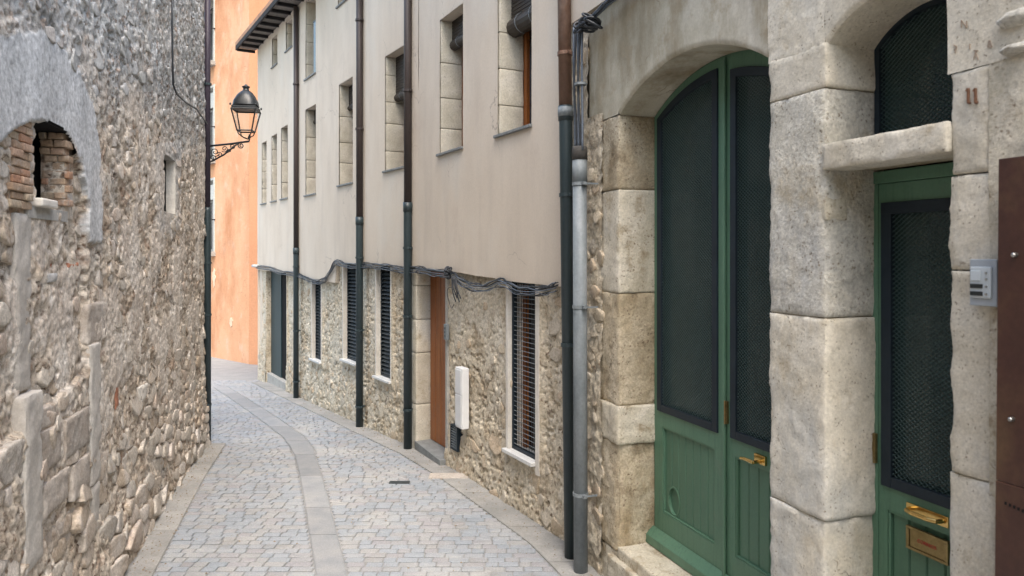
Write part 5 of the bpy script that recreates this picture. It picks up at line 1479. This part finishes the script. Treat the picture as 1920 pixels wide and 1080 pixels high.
while z < d - .02:
    mb = MB(); mb.box(WB, a + t, b - t, -.024, .015, z, z + .010); mb.build('slat', m_galv, vt); z += .027
a, z0 = WB.on(837.5, 636); z1 = WB.on(837.5, 607)[1]; b = a + .075
db = thing('doorbell_panel', tuple(WB.P(a, -.02, z0)), 'tiny metal doorbell panel on the rough wall right of the wooden door', 'doorbell')
mb = MB(); mb.box(WB, a, b, -.035, .0, z0, z1); mb.build('plate', m_galv, db, bevel=.003)
for k in range(3):
    z = z0 + (z1 - z0) * (.25 + .25 * k); mb = MB(); mb.box(WB, a + .025, b - .025, -.04, -.0355, z - .01, z + .01); mb.build('button', m_black, db)
for (px, py, w, l, lab) in ((749, 905, .10, .035, 'small dark drain grate set in the cobbles left of the right hand kerb'), (842, 893, .20, .09, 'flat brown utility cover in the paving below the vent')):
    x, y = ground(px, py); z = float(zg(y)) + .004
    mb = MB(); mb.add([(x - w, y - l, z - .02), (x + w, y - l, z - .02), (x + w, y + l, z - .02), (x - w, y + l, z - .02), (x - w, y - l, z + .004), (x + w, y - l, z + .004), (x + w, y + l, z + .004), (x - w, y + l, z + .004)],
                      [(3, 2, 1, 0), (4, 5, 6, 7), (0, 1, 5, 4), (1, 2, 6, 5), (2, 3, 7, 6), (3, 0, 4, 7)])
    tag(mb.build('drain_grate' if w < .15 else 'utility_cover', m_slat if w < .15 else m_slabd, bevel=.002), lab, 'drain' if w < .15 else 'cover')

# ------------------------------------------------------------------ street lamp
YL = 9.3
def lp_(px, py): return ((px - CX) / F * YL, YL, E + (CY - py) / F * YL)
lamp = thing('street_lamp', lp_(391, 300), 'black iron wall lantern on a scrolled bracket at the corner of the rubble house', 'street lamp')
mb = MB(); mb.tube([lp_(390, 274), lp_(430, 270), lp_(467, 265), lp_(468, 258), lp_(468, 252)], .013, 8)
mb.tube([lp_(390, 305), lp_(400, 301), lp_(420, 290), lp_(436, 277), lp_(446, 269)], .011, 8)
mb.build('bracket_arm', m_iron, lamp, smooth=True)
mb = MB(); mb.box(None, *[np.float64(v) for v in (lp_(388, 0)[0] - .02, lp_(392, 0)[0] + .005, YL - .03, YL + .03, lp_(0, 312)[2], lp_(0, 266)[2])]); mb.build('wall_plate', m_iron, lamp)
def scroll(cx, cy, r0, turns, a0, flip=1, r=.006):
    k = 26; pts = []
    for t in np.linspace(0, 1, k):
        a = a0 + flip * turns * 2 * pi * t; rr = r0 * (1 - .82 * t)
        pts.append(lp_(cx + rr * cos(a), cy + rr * sin(a)))
    mb = MB(); mb.tube(pts, r, 6); mb.build('scroll', m_iron, lamp, smooth=True)
scroll(403, 285, 9, 1.6, .3); scroll(421, 279, 6.5, 1.5, 2.5, -1); scroll(436, 274, 5, 1.4, .5); scroll(452, 273, 6, 1.5, -2.0, -1, .007); scroll(399, 296, 6, 1.4, 1.2, -1); scroll(412, 290, 5, 1.3, 3.5)
scroll(430, 283, 4, 1.2, 2)
cxl = lp_(462, 0)[0]; c = (cxl, YL, 0); q = F / YL
def zy(py): return E + (CY - py) / F * YL
def sq(mb, prof, rot=pi / 4 + .12):
    mb.lathe((cxl - .005, YL, 0), prof, 4, rot); return mb
wt, wbm = .158, .088
mb = sq(MB(), [(wt + .042, zy(206.5)), (wt + .046, zy(204)), (wt + .042, zy(201)), (wt * .93, zy(199))])
mb.build('roof_brim', m_iron, lamp)
mb = MB(); pr = [(.150, 199), (.140, 190), (.118, 183), (.112, 181), (.104, 179), (.078, 174), (.052, 171), (.038, 169.5), (.034, 166), (.046, 164), (.050, 162.5), (.026, 161), (.012, 158.5)]
k = 24; v = []
for r, py in pr:
    sqz = max(0, min(1, (r - .08) / .07))
    for j in range(k):
        a = 2 * pi * j / k; rr = r * (1 - sqz + sqz * min(1.2, 1 / max(abs(cos(a)), abs(sin(a)))) ** .8)
        v.append((cxl - .005 + rr * cos(a + .12), YL + rr * sin(a + .12), zy(py)))
f = [(i * k + j, i * k + (j + 1) % k, (i + 1) * k + (j + 1) % k, (i + 1) * k + j) for i in range(len(pr) - 1) for j in range(k)] + [tuple((len(pr) - 1) * k + j for j in range(k))]
mb.add(v, f); mb.build('roof_dome', m_iron, lamp, smooth=True)
cor = lambda r, i, py: (cxl - .005 + r * cos(pi / 4 + .12 + i * pi / 2), YL + r * sin(pi / 4 + .12 + i * pi / 2), zy(py))
Rt, Rb_ = .205, .125
for i in range(4):
    mb = MB(); mb.tube([cor(Rt, i, 207), cor(Rb_, i, 246)], .009, 6); mb.build('corner_bar', m_iron, lamp)
    mb = MB(); mb.tube([cor(Rb_, i, 246), cor(Rb_, (i + 1) % 4, 246)], .010, 6); mb.tube([cor(Rt, i, 207), cor(Rt, (i + 1) % 4, 207)], .009, 6); mb.build('rail', m_iron, lamp)
    mb = MB(); a_, b_, c_, d_ = cor(Rb_ * .98, i, 246), cor(Rb_ * .98, (i + 1) % 4, 246), cor(Rt * .98, (i + 1) % 4, 207), cor(Rt * .98, i, 207)
    cen = np.array([cxl, YL, (a_[2] + d_[2]) / 2]); V = np.array([a_, b_, c_, d_]); V2 = V + (cen - V) * np.array([.02, .02, 0]); mb.add(np.concatenate([V, V2]), [(0, 1, 2, 3), (7, 6, 5, 4), (0, 4, 5, 1), (1, 5, 6, 2), (2, 6, 7, 3), (3, 7, 4, 0)]); mb.build('glass_pane', m_glass, lamp)
    mb = MB(); p_ = cor(Rb_ * .95, i, 247); mb.tube([p_, cor(Rb_ * .85, i, 252), cor(Rb_ * .45, i, 257), (lp_(468, 0)[0] * .5 + cxl * .5, YL, zy(261))], .007, 6); mb.build('cradle_bar', m_iron, lamp, smooth=True)
    p_ = cor(.215, i, 200); mb = MB(); mb.lathe((p_[0], p_[1], p_[2]), [(.008, -.01), (.013, .0), (.010, .012), (.003, .02)], 8); mb.build('corner_knob', m_iron, lamp, smooth=True)

# ------------------------------------------------------------------ orange house
oh = thing('orange_house', tuple(WO.P(5, .5, 0)), 'tall orange plastered house with balconies closing the end of the lane', 'building')
HO = 15.0
oz = lambda py, px=396: WO.on(px, py)[1]
sW1 = WO.S(401); sW0 = sW1 - 1.0
wo = [(sW0, sW1, oz(472), oz(338)), (sW0, sW1, oz(300), oz(165)), (sW0, sW1, oz(118), oz(-25)), (sW0, sW1, oz(118) + 3.2, oz(-25) + 3.2)]
wo += [(sW0 - 2.6, sW1 - 2.6, w[2], w[3]) for w in wo]
hfield(WO, 0, WO.len, -1.6, HO, .12, lambda S, Z: .008 * fbm2(S * .8, Z * .8, 3, 200), wo, 'wall', m_orange, oh)
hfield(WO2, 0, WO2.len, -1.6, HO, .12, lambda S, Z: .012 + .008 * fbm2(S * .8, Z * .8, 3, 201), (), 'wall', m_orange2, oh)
mb = MB(); mb.box(WO, 0, WO.len, .4, 5, -1.6, HO); mb.box(WO2, 0, WO2.len, .3, 6, -1.6, HO - .01); mb.build('masonry_core', m_orange, oh)
for i, (a, b, c, d) in enumerate(wo):
    mb = MB(); t = .07
    mb.box(WO, a, a + t, .14, .2, c, d); mb.box(WO, b - t, b, .14, .2, c, d); mb.box(WO, a + t, b - t, .14, .2, d - t, d); mb.box(WO, a + t, b - t, .14, .2, c, c + t); mb.box(WO, (a + b) / 2 - .04, (a + b) / 2 + .04, .14, .2, c + t, d - t); mb.box(WO, a + t, b - t, .145, .2, d - .62, d - .55)
    w_ = mb.build('window', m_conc, oh)
    mb = MB(); mb.box(WO, a, b, .17, .18, c, d); mb.build('pane', m_pane, w_)
    mb = MB(); mb.box(WO, a - .02, a, -.005, .2, c, d); mb.box(WO, b, b + .09, -.02, .2, c, d + .06); mb.box(WO, a - .02, b, -.005, .2, d, d + .06); mb.build('surround', m_curtain, w_)
    mb = MB(); mb.box(WO, a + .05, b - .03, .05, .10, d - .55, d - .12); mb.build('rolled_blind', m_curtain, w_)
    mb = MB(); mb.box(WO, a - .1, b + .14, -.20 if i % 4 != 2 else -.45, .2, c - .13, c - .01); mb.build('balcony_slab', m_conc, w_, bevel=.01)
    nf = -.17 if i % 4 != 2 else -.42
    mb = MB(); mb.tube([tuple(WO.P(a - .08, nf, c + .92)), tuple(WO.P(b + .1, nf, c + .92)), tuple(WO.P(b + .1, .0, c + .92))], .018, 6); mb.build('handrail', m_iron, w_)
    for k in range(11):
        s = a - .06 + (b - a + .15) * k / 10; mb = MB(); mb.tube([tuple(WO.P(s, nf, c)), tuple(WO.P(s, nf, c + .92))], .010, 5); mb.build('baluster', m_iron, w_)
    if i % 4 == 2:
        mb = MB(); mb.strip(WO, [(a - .1, d + .0), (b + .1, d + .0)], [(a - .1, d + .02), (b + .1, d + .02)], -.05, .0)
        v = [WO.P(s, n, z) for s in (a - .05, b + .08) for (n, z) in ((-.01, d + .05), (-.55, d - .95), (-.53, d - .98), (.0, d + .01))]
        mb.add(np.array(v), [(0, 1, 2, 3), (7, 6, 5, 4), (0, 4, 5, 1), (1, 5, 6, 2), (2, 6, 7, 3), (3, 7, 4, 0)]); mb.build('awning', m_curtain, w_)
def blotch(px, py, rs, rz, seed):
    s, z = WO.on(px, py); R = random.Random(seed); mb = MB()
    mb.prism(WO, [(s + rs * cos(t) * R.uniform(.6, 1.1), z + rz * sin(t) * R.uniform(.6, 1.1)) for t in np.linspace(0, 2 * pi, 16, endpoint=False)], -.016, -.004); mb.build('bare_patch', m_patch, oh)
blotch(434, 604, .13, .16, 1); blotch(402, 520, .14, .30, 2)
# low kerb stone behind

mb = MB(); R = random.Random(77)
for k in range(700):
    Y = R.uniform(4.9, 12.5) if k % 2 else R.uniform(4.9, 9.0)
    if k % 2: x = rwall(Y) - abs(R.gauss(0, .09)) - .06
    else: x = lx(Y) + abs(R.gauss(0, .10)) + .08
    if k % 9 == 0: x = R.uniform(lx(Y) + .3 if Y < 9 else clx(Y) - .5, rwall(Y) - .3)
    q = R.uniform(.004, .014); a = R.uniform(0, 6.28); z = float(zg(Y)) + .004; h = q * R.uniform(.2, .7)
    V = [(x + q * cos(a + i * 2.09) * R.uniform(.6, 1.3), Y + q * sin(a + i * 2.09) * R.uniform(.6, 1.3), z - .003) for i in range(3)] + [(x, Y, z + h)]
    mb.cur = R.random(); mb.add(V, [(0, 1, 3), (1, 2, 3), (2, 0, 3), (2, 1, 0)])
tag(mb.build('wall_foot_grit', mat('grit', [(.16, .11, .07), (.34, .28, .20)], 30, fine=.3, bump=0), kind='stuff'), 'small grit and crumbs lying along the foot of the walls', 'grit')
